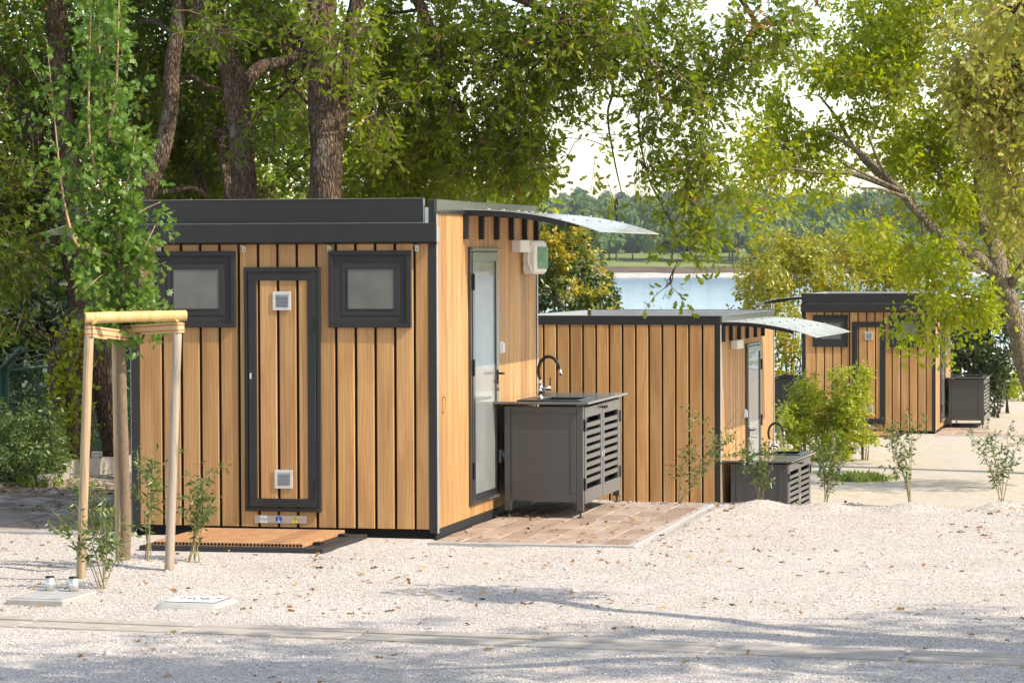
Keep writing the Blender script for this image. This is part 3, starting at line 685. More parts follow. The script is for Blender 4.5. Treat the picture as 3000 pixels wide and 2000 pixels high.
    mb.obj('earth_symbol', 'label_white', sp)
    tri = lambda s, yy: [(-1.120 - .0295 * s, yy, .1775 - .0275 * s + .0), (-1.120 + .0295 * s, yy, .1775 - .0275 * s), (-1.120, yy, .1775 + .0265 * s)]
    MB().prism(tri(1, y), (0, -.0005, 0)).obj('warning_triangle', 'label_black', sp); MB().prism(tri(.9, y - .0006), (0, -.0004, 0)).obj('warning_triangle', 'label_yellow', sp)
    bolt = [(-1.119, 0, .1925), (-1.1255, 0, .1765), (-1.119, 0, .1775), (-1.1225, 0, .1625), (-1.1245, 0, .1635), (-1.1195, 0, .1545), (-1.1165, 0, .164), (-1.1185, 0, .1625), (-1.1135, 0, .1815), (-1.1195, 0, .1805), (-1.1165, 0, .1925)]
    MB().prism([(a_, y - .0011, c_) for a_, _, c_ in bolt], (0, -.0004, 0)).obj('warning_triangle', 'label_black', sp)
    # sides: glazed door, canopy, switches
    for side in (1, -1):
        X = (lambda v: v) if side > 0 else (lambda v: -CW_ - v)
        d0, d1, z0, z1 = 1.04, 2.02, .212, 2.262
        def fr(mb, y0, y1, za, zb, w, xa, xb, bev=.003):
            mb.box(X(xa), X(xb), y0, y1, zb - w, zb, bev); mb.box(X(xa), X(xb), y0, y1, za, za + w, bev); mb.box(X(xa), X(xb), y0, y0 + w, za + w, zb - w, bev); mb.box(X(xa), X(xb), y1 - w, y1, za + w, zb - w, bev); return mb
        gd = fr(MB(), d0, d1, z0, z1, .035, .0, .024).obj('glazed_door', 'anthracite_side', root)
        fr(MB(), d0 + .040, d1 - .040, z0 + .010, z1 - .040, .075, .002, .032).obj('door_leaf_frame', 'anthracite_side', gd)
        MB().box(X(.012), X(.018), d0 + .11, d1 - .11, z0 + .08, z1 - .11).obj('pane', 'frosted_glass', gd)
        for zz in (.42, 1.24, 1.92): MB().cyl((X(.036), d0 + .045, zz), (X(.036), d0 + .045, zz + .13), .010, 10).obj('hinge', 'rubber', gd)
        MB().tube(spline([(X(.03), d1 - .075, 1.23), (X(.075), d1 - .075, 1.23), (X(.085), d1 - .10, 1.23), (X(.085), d1 - .20, 1.232)], 4), .009, 8).obj('door_handle', 'rubber', gd)
        MB().box(X(.0325), X(.038), d1 - .095, d1 - .06, 1.14, 1.26, .004).obj('door_handle', 'rubber', gd)
        MB().cyl((X(.0325), d1 - .078, 1.10), (X(.046), d1 - .078, 1.10), .012, 10).obj('lock', 'brass', gd)
        box('door_drip', 'anthracite_side', root, X(.0245), X(.045), d0 + .0, d1, z1 - .018, z1 - .008, bev=.002)
        # canopy: sheet and arched brackets
        ca = thing('canopy', None, None); ca.parent = root
        prof = lambda s: 2.532 + .012 * s - .155 * s ** 2.2
        xs = np.linspace(.0, 1.09, 15); V = []; Fq = []
        for k, xx in enumerate(xs):
            for yy in (.86, 3.585):
                V += [(X(xx), yy, prof(xx / 1.0) + .016), (X(xx), yy, prof(xx / 1.0) + .022)]
        for k in range(14):
            o = k * 4; Fq += [(o, o + 4, o + 6, o + 2), (o + 1, o + 3, o + 7, o + 5), (o, o + 1, o + 5, o + 4), (o + 2, o + 6, o + 7, o + 3)]
        Fq += [(0, 2, 3, 1), (56, 57, 59, 58)]
        MB().add(V, Fq).obj('canopy_sheet', 'polycarbonate', ca)
        for yy in (.90, 1.43, 1.98, 2.53, 3.05, 3.52):
            mb = MB(); xa = np.linspace(.0, .82, 10)
            for i in range(9):
                v = []
                for xx, yo in ((xa[i], -.02), (xa[i], .02), (xa[i + 1], -.02), (xa[i + 1], .02)): v += [(X(xx), yy + yo, prof(xx) - .028), (X(xx), yy + yo, prof(xx) + .0155)]
                mb.add(v, [(0, 1, 3, 2), (4, 6, 7, 5), (0, 4, 5, 1), (2, 3, 7, 6), (1, 5, 7, 3), (0, 2, 6, 4)])
            mb.box(X(.0005), X(.042), yy - .0205, yy + .0205, 2.322, 2.515, .002)
            for zz in (2.34, 2.40, 2.46): mb.box(X(.0425), X(.047), yy - .006, yy + .006, zz, zz + .010)
            mb.obj('bracket', 'anthracite', ca)
        mb = MB()
        for yy in (.90, 1.43, 1.98, 2.53, 3.05, 3.52):
            for xx in (.2, .5, .78): mb.box(X(xx) - .012, X(xx) + .012, yy - .012, yy + .012, prof(xx) + .0225, prof(xx) + .034, .004)
        mb.obj('fixing_caps', 'grey_metal', ca)['kind'] = 'stuff'
        box('lamp_box', 'white_plastic', root, X(.001), X(.085), 2.60, 2.98, 2.222, 2.325, bev=.006)
        sw = box('switch', 'white_plastic', root, X(.0005), X(.03), 2.085, 2.165, 1.385, 1.485, bev=.006); MB().box(X(.0305), X(.045), 2.10, 2.155, 1.39, 1.475, .01).obj('switch_cover', 'white_plastic', sw)
        so = box('socket', 'white_plastic', root, X(.0005), X(.022), 2.09, 2.185, .485, .592, bev=.006)
        MB().add([(X(.0225), 2.09, .59), (X(.0225), 2.18, .59), (X(.07), 2.18, .51), (X(.07), 2.09, .51), (X(.0225), 2.09, .58), (X(.0225), 2.18, .58), (X(.062), 2.18, .50), (X(.062), 2.09, .50)], [(0, 1, 2, 3), (7, 6, 5, 4), (0, 3, 7, 4), (1, 5, 6, 2), (2, 6, 7, 3), (0, 4, 5, 1)]).obj('socket_flap', 'white_plastic', so)
        cab = MB().tube(spline([(X(.02), 2.14, .485), (X(.06), 2.16, .36), (X(.03), 2.2, .22), (X(.09), 2.23, .12), (X(.05), 2.25, .07)], 5), .005, 6).obj('cable', 'rubber', root)
        hk = MB().tube(spline([(X(.001), .2, 1.115), (X(.02), .2, 1.115), (X(.024), .205, 1.09), (X(.022), .2, 1.02), (X(.012), .19, 1.0), (X(.012), .215, .998)], 4), .004, 6).obj('door_hook', 'brass', root)
        if side > 0:
            b = box('distribution_box', 'white_plastic', root, X(.001), X(.135), 2.985, 3.42, 2.035, 2.322, bev=.022)
            MB().box(X(.1355), X(.150), 3.03, 3.40, 2.08, 2.27, .006).obj('window_cover', 'green_glass', b)
            MB().box(X(.1352), X(.1354), 3.06, 3.37, 2.10, 2.25).obj('breaker_strip', 'white_plastic', b)
            mb = MB(); mb.tube(spline([(X(.10), 2.9845, 2.318), (X(.085), 2.981, 2.26), (X(.062), 2.980, 2.20), (X(.062), 2.980, 2.14), (X(.085), 2.981, 2.08), (X(.10), 2.9845, 2.04)], 4), .007, 6); mb.obj('cover_ridge', 'white_plastic', b)
            MB().tube([(X(.035 + .013 * math.cos(t)), 2.9835, 2.115 + .013 * math.sin(t)) for t in np.linspace(0, 6.283, 13)], .0016, 5, False).obj('knockout', 'grey_metal', b)
    return root
C1 = cabin('nearest wood-clad cabin with narrow service door, two screened windows and black trim')
C2 = copy_tree(C1); C3 = copy_tree(C1)
G_ = 'timber-clad camping cabins'
C1.location = (0, 0, 0); C1['group'] = G_
A2 = -.035; c2 = np.array([.40, 11.62])
C2.rotation_euler = (0, 0, A2 + math.pi)
# its rear faces the camera: front-right corner seen is the model's rear-left corner
off = np.array([-CW_, CL]); Rz = lambda a: np.array([[math.cos(a), -math.sin(a)], [math.sin(a), math.cos(a)]])
p2 = c2 - Rz(A2 + math.pi) @ off; C2.location = (p2[0], p2[1], -1.11)
tag(C2, 'middle wood-clad cabin showing its windowless rear wall and white curved canopy', 'cabin', G_)
C3.location = (1.15, 32.73, -1.12); tag(C3, 'farthest wood-clad cabin under the leaning oak, front towards the camera', 'cabin', G_)
patio('far_patio', 'sunlit paved patio beside the farthest cabin', .03, 3.6, -.6, 3.4, LZ + .03, .3, .6, origin=(1.15, 32.73))

# ------------------------------------------------------------------ sink cabinets
def sink_cabinet(label):
    root = thing('sink_cabinet', label, 'sink unit', (0, 0, 0)); L0, L1 = .0, 1.70; x0, x1 = .09, .745; zt = .926
    def part(nm, m, *a, bev=.003): return box(nm, m, root, *a, bev=bev)
    for xx in (x0, x1 - .055):
        for yy in (L0 + .02, L1 - .075): part('leg', 'cabinet', xx, xx + .055, yy, yy + .055, .055, zt - .02)
    # end panels with inset field
    for yy, s in ((L0 + .02, 1), (L1 - .02, -1)):
        mb = MB(); a, b = (yy + s * .004, yy + s * .03)
        mb.box(x0 + .056, x1 - .056, a, b, .135, zt - .021, .002); p = mb.obj('end_panel', 'cabinet', root)
        mb = MB(); e0, e1 = (yy - s * .003, yy + s * .0035); xa, xb = x0 + .0565, x1 - .0565
        mb.box(xa, xb, e0, e1, zt - .075, zt - .021, .002); mb.box(xa, xb, e0, e1, .135, .195, .002); mb.box(xa, xa + .045, e0, e1, .196, zt - .076, .002); mb.box(xb - .045, xb, e0, e1, .196, zt - .076, .002); mb.obj('panel_frame', 'cabinet', p)
    part('inner_back', 'black_gap', x0 + .03, x1 - .07, L0 + .055, L1 - .055, .14, zt - .19, bev=0)
    for xx in (x0 + .027, x1 - .027):
        for yy in (L0 + .047, L1 - .047):
            MB().cyl((xx, yy, .012), (xx, yy, .056), .008, 8).cyl((xx, yy, 0), (xx, yy, .012), .026, 14, .018).obj('foot', 'black_plastic', root)
    # two louvred doors on the long side
    mid = (L0 + L1) / 2
    for k, (a, b) in enumerate(((L0 + .082, mid - .006), (mid + .006, L1 - .082))):
        X0, X1 = x1 - .022, x1 + .004; w = .075; z0, z1 = .11, zt - .03
        mb = MB(); mb.box(X0, X1, a, b, z1 - .085, z1, .002); mb.box(X0, X1, a, b, z0, z0 + .115, .002); mb.box(X0, X1, a, a + w, z0 + .1152, z1 - .0852, .002); mb.box(X0, X1, b - w, b, z0 + .1152, z1 - .0852, .002)
        d = mb.obj('door', 'cabinet', root); n = 9; zz0, zz1 = z0 + .1152, z1 - .0852; p = (zz1 - zz0) / n
        sl = MB().box(X0 + .004, X1 - .002, a + w + .0005, b - w - .0005, 0, p * .60, .002).mesh('slat', 'cabinet')
        for i in range(n - 1 + 1):
            if i == 0: continue
            o = link('slat', sl, d); o.location = (0, 0, zz0 + p * i - p * .30)
        ky = b - .045 if k == 0 else a + .045
        MB().cyl((X1, ky, zt - .06), (X1 + .022, ky, zt - .06), .006, 8).cyl((X1 + .0222, ky, zt - .06), (X1 + .032, ky, zt - .06), .013, 12).obj('knob', 'rubber', d)
        hy = a - .012 if k == 0 else b + .012
        for zz in (.22, .70): MB().box(X1 + .0005, X1 + .010, hy - .014, hy + .02, zz, zz + .10, .003).obj('hinge', 'rubber', d)
        ly = b - .03 if k == 0 else a + .03
        MB().box(X1 + .0005, X1 + .006, ly - .01, ly + .01, .45, .50, .002).obj('lock', 'steel', d)
    # worktop with a cut-out for the sink
    X0, X1, Y0, Y1 = .002, .80, L0 - .03, L1 + .03; sx0, sx1, sy0, sy1 = .20, .70, L0 + .10, L0 + .66
    mb = MB(); mb.box(X0, X1, Y0, sy0, zt, zt + .02, .002); mb.box(X0, X1, sy1, Y1, zt, zt + .02, .002); mb.box(X0, sx0, sy0 + .0005, sy1 - .0005, zt, zt + .02, .002); mb.box(sx1, X1, sy0 + .0005, sy1 - .0005, zt, zt + .02, .002)
    wt = mb.obj('worktop', 'counter', root)
    mb = MB(); zr = zt + .0205
    for (a, b, c, d) in ((sx0 - .02, sx1 + .02, sy0 - .02, sy0 + .03), (sx0 - .02, sx1 + .02, sy1 - .03, sy1 + .02), (sx0 - .02, sx0 + .16, sy0 + .0305, sy1 - .0305), (sx1 - .03, sx1 + .02, sy0 + .0305, sy1 - .0305)): mb.box(a, b, c, d, zr, zr + .008, .002)
    a, b, c, d = sx0 + .16, sx1 - .03, sy0 + .03, sy1 - .03
    mb.box(a, b, c, d, zt - .17, zt - .165); mb.box(a - .004, a, c, d, zt - .165, zr); mb.box(b, b + .004, c, d, zt - .165, zr); mb.box(a, b, c - .004, c, zt - .165, zr); mb.box(a, b, d, d + .004, zt - .165, zr)
    mb.obj('sink', 'sink_black', wt)
    fx, fy_, z = sx0 + .115, (sy0 + sy1) / 2, zr + .0082
    fa = MB().cyl((fx, fy_, z), (fx, fy_, z + .012), .032, 16).cyl((fx, fy_, z + .0121), (fx, fy_, z + .125), .021, 16).obj('faucet', 'chrome', wt, True)
    MB().cyl((fx + .0, fy_, z + .085), (fx + .090, fy_, z + .085), .019, 14).obj('faucet_body', 'chrome', wt, True)
    MB().cyl((fx + .082, fy_, z + .10), (fx + .084, fy_, z + .175), .0055, 8).obj('lever', 'rubber', wt)
    MB().cyl((fx, fy_, z + .1251), (fx, fy_, z + .16), .0125, 12).obj('neck', 'chrome', wt)
    arc = [(fx, fy_, z + .155), (fx - .012, fy_, z + .20), (fx - .012, fy_, z + .255), (fx + .010, fy_, z + .312), (fx + .060, fy_, z + .346), (fx + .115, fy_, z + .332), (fx + .148, fy_, z + .285), (fx + .162, fy_, z + .250)]
    MB().tube(spline(arc, 5), .0135, 12).obj('hose', 'rubber', wt, True)
    MB().cyl((fx + .162, fy_, z + .252), (fx + .176, fy_, z + .192), .0125, 12, .014).obj('spout_tip', 'chrome', wt, True)
    return root
S1 = sink_cabinet('near anthracite sink cabinet with black hose faucet beside the nearest cabin')
GS = 'anthracite sink cabinets beside the cabins'; S1['group'] = GS
S1.location = (0.012, 1.85, GZ + .012)
def mirror_tree(src, flipx, flipy, parent=None):
    """a copy mirrored in plan (meshes rebuilt so that faces stay outward)"""
    c = src.copy(); COL.objects.link(c); c.parent = parent
    l = c.location; c.location = (l.x * (-1 if flipx and parent else 1), l.y * (-1 if flipy and parent else 1), l.z)
    if c.data is not None:
        me = c.data.copy(); k = Matrix.Diagonal((-1 if flipx else 1, -1 if flipy else 1, 1, 1)); me.transform(k)
        if flipx != flipy: me.flip_normals()
        c.data = me
    for ch in list(src.children): mirror_tree(ch, flipx, flipy, c)
    return c
S2 = mirror_tree(S1, False, True); q = c2 + Rz(A2) @ np.array([.012, 1.80]); S2.location = (q[0], q[1], LZ - .005); S2.rotation_euler = (0, 0, A2)
tag(S2, 'sunk anthracite sink cabinet with louvred doors at the middle cabin, half below the gravel edge', 'sink unit', GS)
S3 = copy_tree(S1); S3.location = (1.15 + .012, 32.73 + 1.85, LZ + .035); tag(S3, 'brown-grey sink cabinet on the right of the farthest cabin', 'sink unit', GS)
S4 = mirror_tree(S1, True, False); S4.location = (1.15 - CW_ - .012, 32.73 + 1.85, LZ + .03); tag(S4, 'sink cabinet left of the farthest cabin, behind the lime-green bush', 'sink unit', GS)
p = on_z(2915, 1238, -2.0); S5 = copy_tree(S1); S5.location = (p[0], p[1], -2.1); tag(S5, 'low sink cabinet with white worktop at the right edge of the picture', 'sink unit', GS)

# ------------------------------------------------------------------ deck steps
def deck_step(label):
    root = thing('deck_step', label, 'step', (0, 0, 0)); x0, x1, y0, y1, zt = -1.84, -.70, -1.20, -.085, .112
    nb = 7; w = (x1 - x0) / nb
    mb = MB(); h = .030; L = y1 - y0; pw = w - .0018; nh = 6                    # solid board; black discs on its end paint the dark of round holes
    mb.box(0, pw, 0.004, L, 0, h, .0015)
    bd = mb.mesh('board', 'deck')
    hole = MB()
    for k in range(nh):
        cx_ = (k + .5) * pw / nh; hole.cyl((cx_, .0035, h * .5), (cx_, .006, h * .5), h * .33, 12)
    hm = hole.mesh('bore', 'black_gap')
    for i in range(nb):
        o = link('board', bd, root); o.location = (x0 + i * w, y0, zt - h)
        b = link('bore_discs', hm, o)
    for a in ((x0 - .10, x1 + .16, y0 - .03, y0 + .0, 0.015, .082), (x1 + .012, x1 + .16, y0 + .001, y1 + .06, .015, .078), (x0 - .10, x0 - .012, y0 + .001, y1, .015, .078), (x0 - .011, x1 + .011, y0 + .04, y1 - .02, .03, .080)):
        box('frame', 'black_plastic', root, *a, bev=.005)
    for yy in (y0 + .25, y1 - .2):
        box('clip', 'rubber', root, x1 - .004, x1 + .06, yy, yy + .09, .0785, .098, bev=.004)
    return root
D1 = deck_step('low composite wood deck step in front of the nearest cabin service door'); D1['group'] = 'deck steps'
D3 = copy_tree(D1); D3.location = (1.15, 32.73, -1.12); tag(D3, 'low wood deck step at the farthest cabin door', 'step', 'deck steps')

# ------------------------------------------------------------------ foreground fittings
def slab_with_pipes():
    a = on_z(33, 1774, GZ); b = on_z(180, 1775, GZ); root = thing('pipe_slab', 'concrete cover slab with two short steel pipes in the gravel', 'cover', ((a[0] + b[0]) / 2, a[1] + .28, GZ - .02), -.03)
    MB().box(-.19, .19, -.27, .27, .0, .062, .008).obj('slab', 'concrete_pale', root); MB().box(-.17, .165, -.25, .25, .0625, .066, .002).obj('lid', 'concrete', root)
    for x in (-.085, .075):
        p = MB().cyl((x, .17, .066), (x, .17, .150), .030, 20).obj('pipe', 'steel', root, True); MB().cyl((x, .17, .1502), (x, .17, .158), .0315, 20, .029).obj('cap', 'rubber', root)
slab_with_pipes()
def number_block():
    a = on_z(470, 1785, GZ); b = on_z(640, 1786, GZ); root = thing('pitch_marker', 'low white pitch marker block with the number H067 in the gravel', 'marker', ((a[0] + b[0]) / 2, a[1] + .19, GZ - .01), -.02)
    w, l = .21, .20; rings = []
    V = []; Fq = []; prof = [(1.12, 0), (1.06, .022), (.98, .040), (.88, .050), (.80, .053)]; n = 28
    for s, z in prof:
        for k in range(n):
            t = 2 * math.pi * k / n; c, s_ = math.cos(t), math.sin(t); e = .28
            V.append((w * s * math.copysign(abs(c) ** e, c), l * s * math.copysign(abs(s_) ** e, s_), z))
    for i in range(len(prof) - 1):
        for k in range(n): Fq.append((i * n + k, i * n + (k + 1) % n, (i + 1) * n + (k + 1) % n, (i + 1) * n + k))
    Fq.append(tuple((len(prof) - 1) * n + k for k in range(n)))
    MB().add(V, Fq).obj('block', 'concrete_pale', root, True)
    pl = box('number_plate', 'label_white', root, -.155, .155, -.145, .145, .0535, .058, bev=.001)
    box('plate_edge', 'label_black', pl, -.157, .157, -.147, -.1455, .0535, .0575, bev=0); box('plate_edge', 'label_black', pl, .1555, .157, -.1452, .145, .0535, .0575, bev=0)
    o = text_mesh('lettering', 'H067', .145, 'label_black', pl, (0.005, .02, .0588), (0, 0, 0), .0004); o.scale = (.82, 1.25, 1)
number_block()
#@@PART3
# ------------------------------------------------------------------ staked sapling
def stakes():
    root = thing('tree_stakes', 'three round wooden stakes joined by top rails around the young maple', 'tree stakes', (-1.4, -3.0, GZ))
    B = np.array([-1.4, -3.0, GZ]); rng = np.random.default_rng(4)
    L0, L1 = on_z(234, 1706, GZ), at(263, 928, 19.6); R0, R1 = on_z(493, 1690, GZ), at(521, 922, 19.9); M0, M1 = on_z(352, 1668, GZ), at(338, 918, 20.35)
    for a, b, m, r in ((L0, L1, 'stake_wood', .031), (R0, R1, 'stake_grey', .031), (M0, M1, 'stake_wood', .029)):
        a = a.copy(); a[2] -= .12; mb = MB(); mb.tube([a - B + (b - a) * t for t in np.linspace(0, 1, 9)], r, 16, True, rng, .025); mb.obj('stake', m, root, True)
    def rail(a, b, ext, dz, m='rail_wood'):
        d = (b - a) / np.linalg.norm(b - a); p, q = a - d * ext, b + d * ext; n = np.cross(d, [0, 0, 1.]); n /= np.linalg.norm(n)
        if n @ (CP - a) < 0: n = -n
        prof = []; 
        for k in range(11):
            t = -math.pi / 2 + math.pi * k / 10; prof.append((math.cos(t) * .034, math.sin(t) * .036))
        V = [p - B + n * (u + .026) + np.array([0, 0, v + dz]) for u, v in prof]; MB().prism(V, q - p).obj('rail', m, root)
    rail(L1, R1, .045, -.005); rail(M1, L1, .04, -.012); rail(R1, M1, .04, -.012)
    # canvas straps: stake round to the trunk
    T = at(362, 985, 20.33)
    def strap(a, r, dz, sag):
        a = a - B; t = T - B; d = t - a; d[2] = 0; d /= np.linalg.norm(d); n = np.array([-d[1], d[0], 0]); rt_ = .042
        pth = [a + n * r, a + n * r * .7 - d * r * .8, a - d * r, a - n * r * .7 - d * r * .8, a - n * r, (a + t) / 2 - n * (r + rt_) * .5, t - n * rt_, t - n * rt_ * .7 + d * rt_ * .7, t + d * rt_, t + n * rt_ * .7 + d * rt_ * .7, t + n * rt_, (a + t) / 2 + n * (r + rt_) * .5, a + n * r]
        P = spline(pth, 3); zz = np.array([dz + (p[2] - 0) * 0 for p in P]); fr = np.clip(((P - a) @ d) / np.linalg.norm((t - a)[:2]), 0, 1)
        P[:, 2] = a[2] + dz - sag * fr; hw = .034; V = []; 
        for p in P: V += [(p[0], p[1], p[2] - hw), (p[0], p[1], p[2] + hw)]
        o = MB().add(V, [(2 * i, 2 * i + 2, 2 * i + 3, 2 * i + 1) for i in range(len(P) - 1)]).obj('strap', 'canvas', root)
        C0 = np.append((P[:, :2]).mean(0), 0)
        for off in (-.018, .018):
            W = []
            for i, p in enumerate(P):
                tg = P[min(i + 1, len(P) - 1)] - P[max(i - 1, 0)]; nn = np.array([tg[1], -tg[0], 0]); nn /= np.linalg.norm(nn) + 1e-9
                for s in (-.0025, .0025): W += [(p[0] + nn[0] * .0015, p[1] + nn[1] * .0015, p[2] + off + s)]
            MB().add(W, [(2 * i, 2 * i + 2, 2 * i + 3, 2 * i + 1) for i in range(len(P) - 1)]).obj('stitching', 'red_thread', o)
    Ls = L1.copy(); Ls[2] -= .085; Rs = R1.copy(); Rs[2] -= .085; strap(Ls, .034, -.01, .05); strap(Rs, .034, .0, .03)
stakes()
def sapling():
    rng = np.random.default_rng(8); D = 20.33
    base = on_z(366, 1678, GZ); base[2] = gh1(base[0], base[1]) - .03
    root = thing('young_maple_tree', 'young staked maple with fresh green lobed leaves and upright pinkish shoots', 'tree', base)
    tr = MB(); px = [(366, 1690), (368, 1500), (360, 1250), (354, 1000), (357, 860), (348, 740), (340, 620), (325, 450), (314, 320), (312, 150), (318, -60)]
    P = spline([at(x, y, D) for x, y in px], 5) - base; R = np.interp(np.linspace(0, 1, len(P)), [0, .35, .5, .75, 1], [.037, .034, .028, .016, .006]); tr.tube(P, R, 12, True, rng, .06)
    shoots = [[(350, 760), (268, 728), (222, 712), (190, 600), (172, 470), (161, 357), (138, 130)], [(335, 560), (290, 520), (262, 400), (261, 230), (266, 40), (268, -90)], [(322, 420), (300, 330), (293, 200), (288, 10), (284, -120)],
              [(318, 360), (336, 300), (344, 180), (348, 20), (350, -100)], [(352, 780), (352, 700), (350, 620), (340, 560), (330, 480)], [(352, 800), (330, 745), (300, 690), (285, 650)], [(355, 830), (390, 770), (430, 710), (455, 660)],
              [(345, 700), (390, 640), (430, 610), (470, 592)], [(356, 880), (400, 875), (425, 900), (455, 930)], [(350, 760), (360, 600), (385, 480), (398, 380)], [(340, 600), (300, 560), (240, 530), (215, 500)], [(335, 540), (380, 470), (410, 420)], [(330, 480), (280, 420), (255, 360)],
              [(352, 800), (310, 800), (270, 830), (240, 860)], [(356, 860), (330, 880), (300, 900)], [(330, 470), (350, 380), (362, 290)], [(345, 690), (310, 640), (290, 600)], [(312, 260), (290, 190), (280, 130)], [(350, 740), (400, 740), (430, 750)], [(345, 690), (270, 650), (215, 640)], [(345, 720), (290, 760), (245, 780)], [(358, 900), (345, 930), (352, 985)], [(357, 870), (400, 890), (430, 930)]]
    C = []; O = []
    for k, s in enumerate(shoots):
        d0 = rng.uniform(-.25, .2); q = spline([at(x, y, D + (0 if i == 0 else d0 * min(1, i / 2))) for i, (x, y) in enumerate(s)], 5)
        tr_ = 'stem'; L = np.linalg.norm(np.diff(q, axis=0), axis=1).sum(); r0 = .014 if k == 0 else min(.013, .005 + .007 * L)
        sh = MB(); sh.tube(q - base, np.linspace(r0, .0025, len(q)), 6, True); sh.obj('shoot', 'stem_pink', root, True)
        n = int(16 + 40 * L); ii = rng.random(n) ** .8; idx = (ii * (len(q) - 1)).astype(int); c = q[idx] + rng.normal(0, .062, (n, 3)); C.append(c); O.append(unit(rng.normal(0, 1, (n, 3)) + np.array([0, 0, .2])))
    q = P[20:] + base; n = 90; idx = rng.integers(0, len(q), n); C.append(q[idx] + rng.normal(0, .09, (n, 3))); O.append(unit(rng.normal(0, 1, (n, 3))))
    lo = at(357, 905, D); n = 60; C.append(lo + rng.normal(0, 1, (n, 3)) * np.array([.13, .1, .10])); O.append(unit(rng.normal(0, 1, (n, 3))))
    C = np.vstack(C); O = np.vstack(O)
    V, T, a = sprays(C - base, O, rng, 6, MAPLE, .054, .12, .3, .035, None, .45, None, .3)
    link('trunk', tr.mesh('trunk', 'sapling_bark', True), root); link('crown', np_mesh('crown', V, T, 'maple_leaf', a), root)
sapling()

# ------------------------------------------------------------------ slender young shrubs
def young_shrub(label, px, py, h, lean, seed, nst=5, depth=None, width=.28, group='slender young shrubs'):
    rng = np.random.default_rng(seed); b = on_z(px, py, GZ + .03); b[2] = gh1(b[0], b[1]) - .02
    root = thing('young_shrub', label, 'shrub', b, 0, group); st = MB(); C = []; O = []
    for k in range(nst):
        ax = (RT[0], RT[1], 0); top = np.array(ax) * (rng.uniform(-1, 1) * width + lean * .1) + np.array([-RT[1], RT[0], 0]) * rng.uniform(-.6, .6) * width + np.array([0, 0, h * rng.uniform(.62, 1.02)])
        q = spline([np.zeros(3) + rng.normal(0, .022, 3) * np.array([1, 1, 0]), top * np.array([.25, .25, .38]), top * np.array([.6, .6, .72]) + rng.normal(0, .015, 3), top], 5)
        st.tube(q, np.linspace(.0046, .0015, len(q)), 5, False)
        for j in range(4):
            i = rng.integers(5, len(q) - 2); e = q[i] + unit(rng.normal(0, 1, 3) * np.array([1, 1, .3]) + np.array([0, 0, .8])) * h * rng.uniform(.12, .28)
            s2 = np.array([q[i], (q[i] + e) / 2 + rng.normal(0, .01, 3), e]); st.tube(s2, [.003, .0022, .0014], 4, False)
            for t in np.linspace(.25, 1, 6): C.append(q[i] + (e - q[i]) * t); O.append(e - q[i])
        for t in np.linspace(.3, 1, 11): C.append(q[min(len(q) - 1, int(t * (len(q) - 1)))]); O.append(q[-1] - q[-3])
    C = np.array(C); O = unit(np.array(O))
    V, T, a = sprays(C, O, rng, 2, LANCE, .052, .03, -.1, .004, None, .3)
    link('stems', st.mesh('stems', 'stem_green', True), root); link('foliage', np_mesh('foliage', V, T, 'privet_leaf', a), root)
EL = ['tall slender shrub leaning against the middle cabin planks', 'low sparse shrub in front of the sunk sink cabinet', 'narrow upright shrub just right of the sunk sink cabinet', 'airy young shrub at the gravel edge below the farthest cabin door', 'airy young shrub nearest the right edge of the picture']
for k, (x_, y_, h_, l_) in enumerate(EDGE_PLANTS): young_shrub(EL[k], x_, y_ + 2, h_, l_, 30 + k, 6, width=.26 if k != 2 else .13)
young_shrub('low leafy shrub at the foot of the left tree stake', 303, 1712, .60, -.6, 41, 7, width=.30)
young_shrub('slim shrub between the maple trunk and the grey stake', 432, 1652, .80, 0, 42, 5, width=.14)
young_shrub('slim shrub beside the left end of the deck step', 566, 1628, .72, .3, 43, 6, width=.16)
young_shrub('slender shrub behind the left tree stake', 300, 1640, .72, -.2, 44, 5, width=.18)

# ------------------------------------------------------------------ oaks
GO = 'oaks behind the nearest cabin'
build_tree('oak_tree', 'forked ivy-grown oak on the left behind the tree stakes',
    [([(205, 1415, 29.6), (200, 1330, 29.6), (215, 1200, 29.6), (190, 1100, 29.6), (215, 1000, 29.6), (255, 880, 29.6), (225, 760, 29.7), (205, 600, 29.8), (190, 420, 29.9), (170, 250, 30), (165, 60, 30), (175, -150, 30)], .23, .09),
     ([(345, 1330, 29.9), (318, 1180, 29.8), (285, 1040, 29.7), (262, 930, 29.6), (245, 830, 29.6)], .15, .17), ([(232, 720, 29.7), (150, 500, 29.9), (80, 360, 30), (30, 240, 30.2), (-60, 80, 30.3)], .11, .05),
     ([(192, 440, 29.9), (260, 330, 30.2), (330, 180, 30.5), (360, -60, 30.8)], .07, .04)],
    [(40, 260, 30.4, 220, 330, 1.3, 330), (-60, 620, 29.5, 170, 260, 1.2, 240), (110, 560, 30.6, 170, 200, 1.0, 210), (0, 760, 29.0, 110, 90, .6, 40), (40, 930, 29.2, 80, 60, .4, 9), (280, 200, 31.3, 200, 260, 1.2, 260), (170, -150, 30.5, 420, 220, 2.2, 340), (-250, 250, 30, 260, 400, 2, 200)],
    'oak_leaf_shaded', OAK, .076, 51, 13, GO, dens=1.15, length=.27, droop=.3, spread=.09)
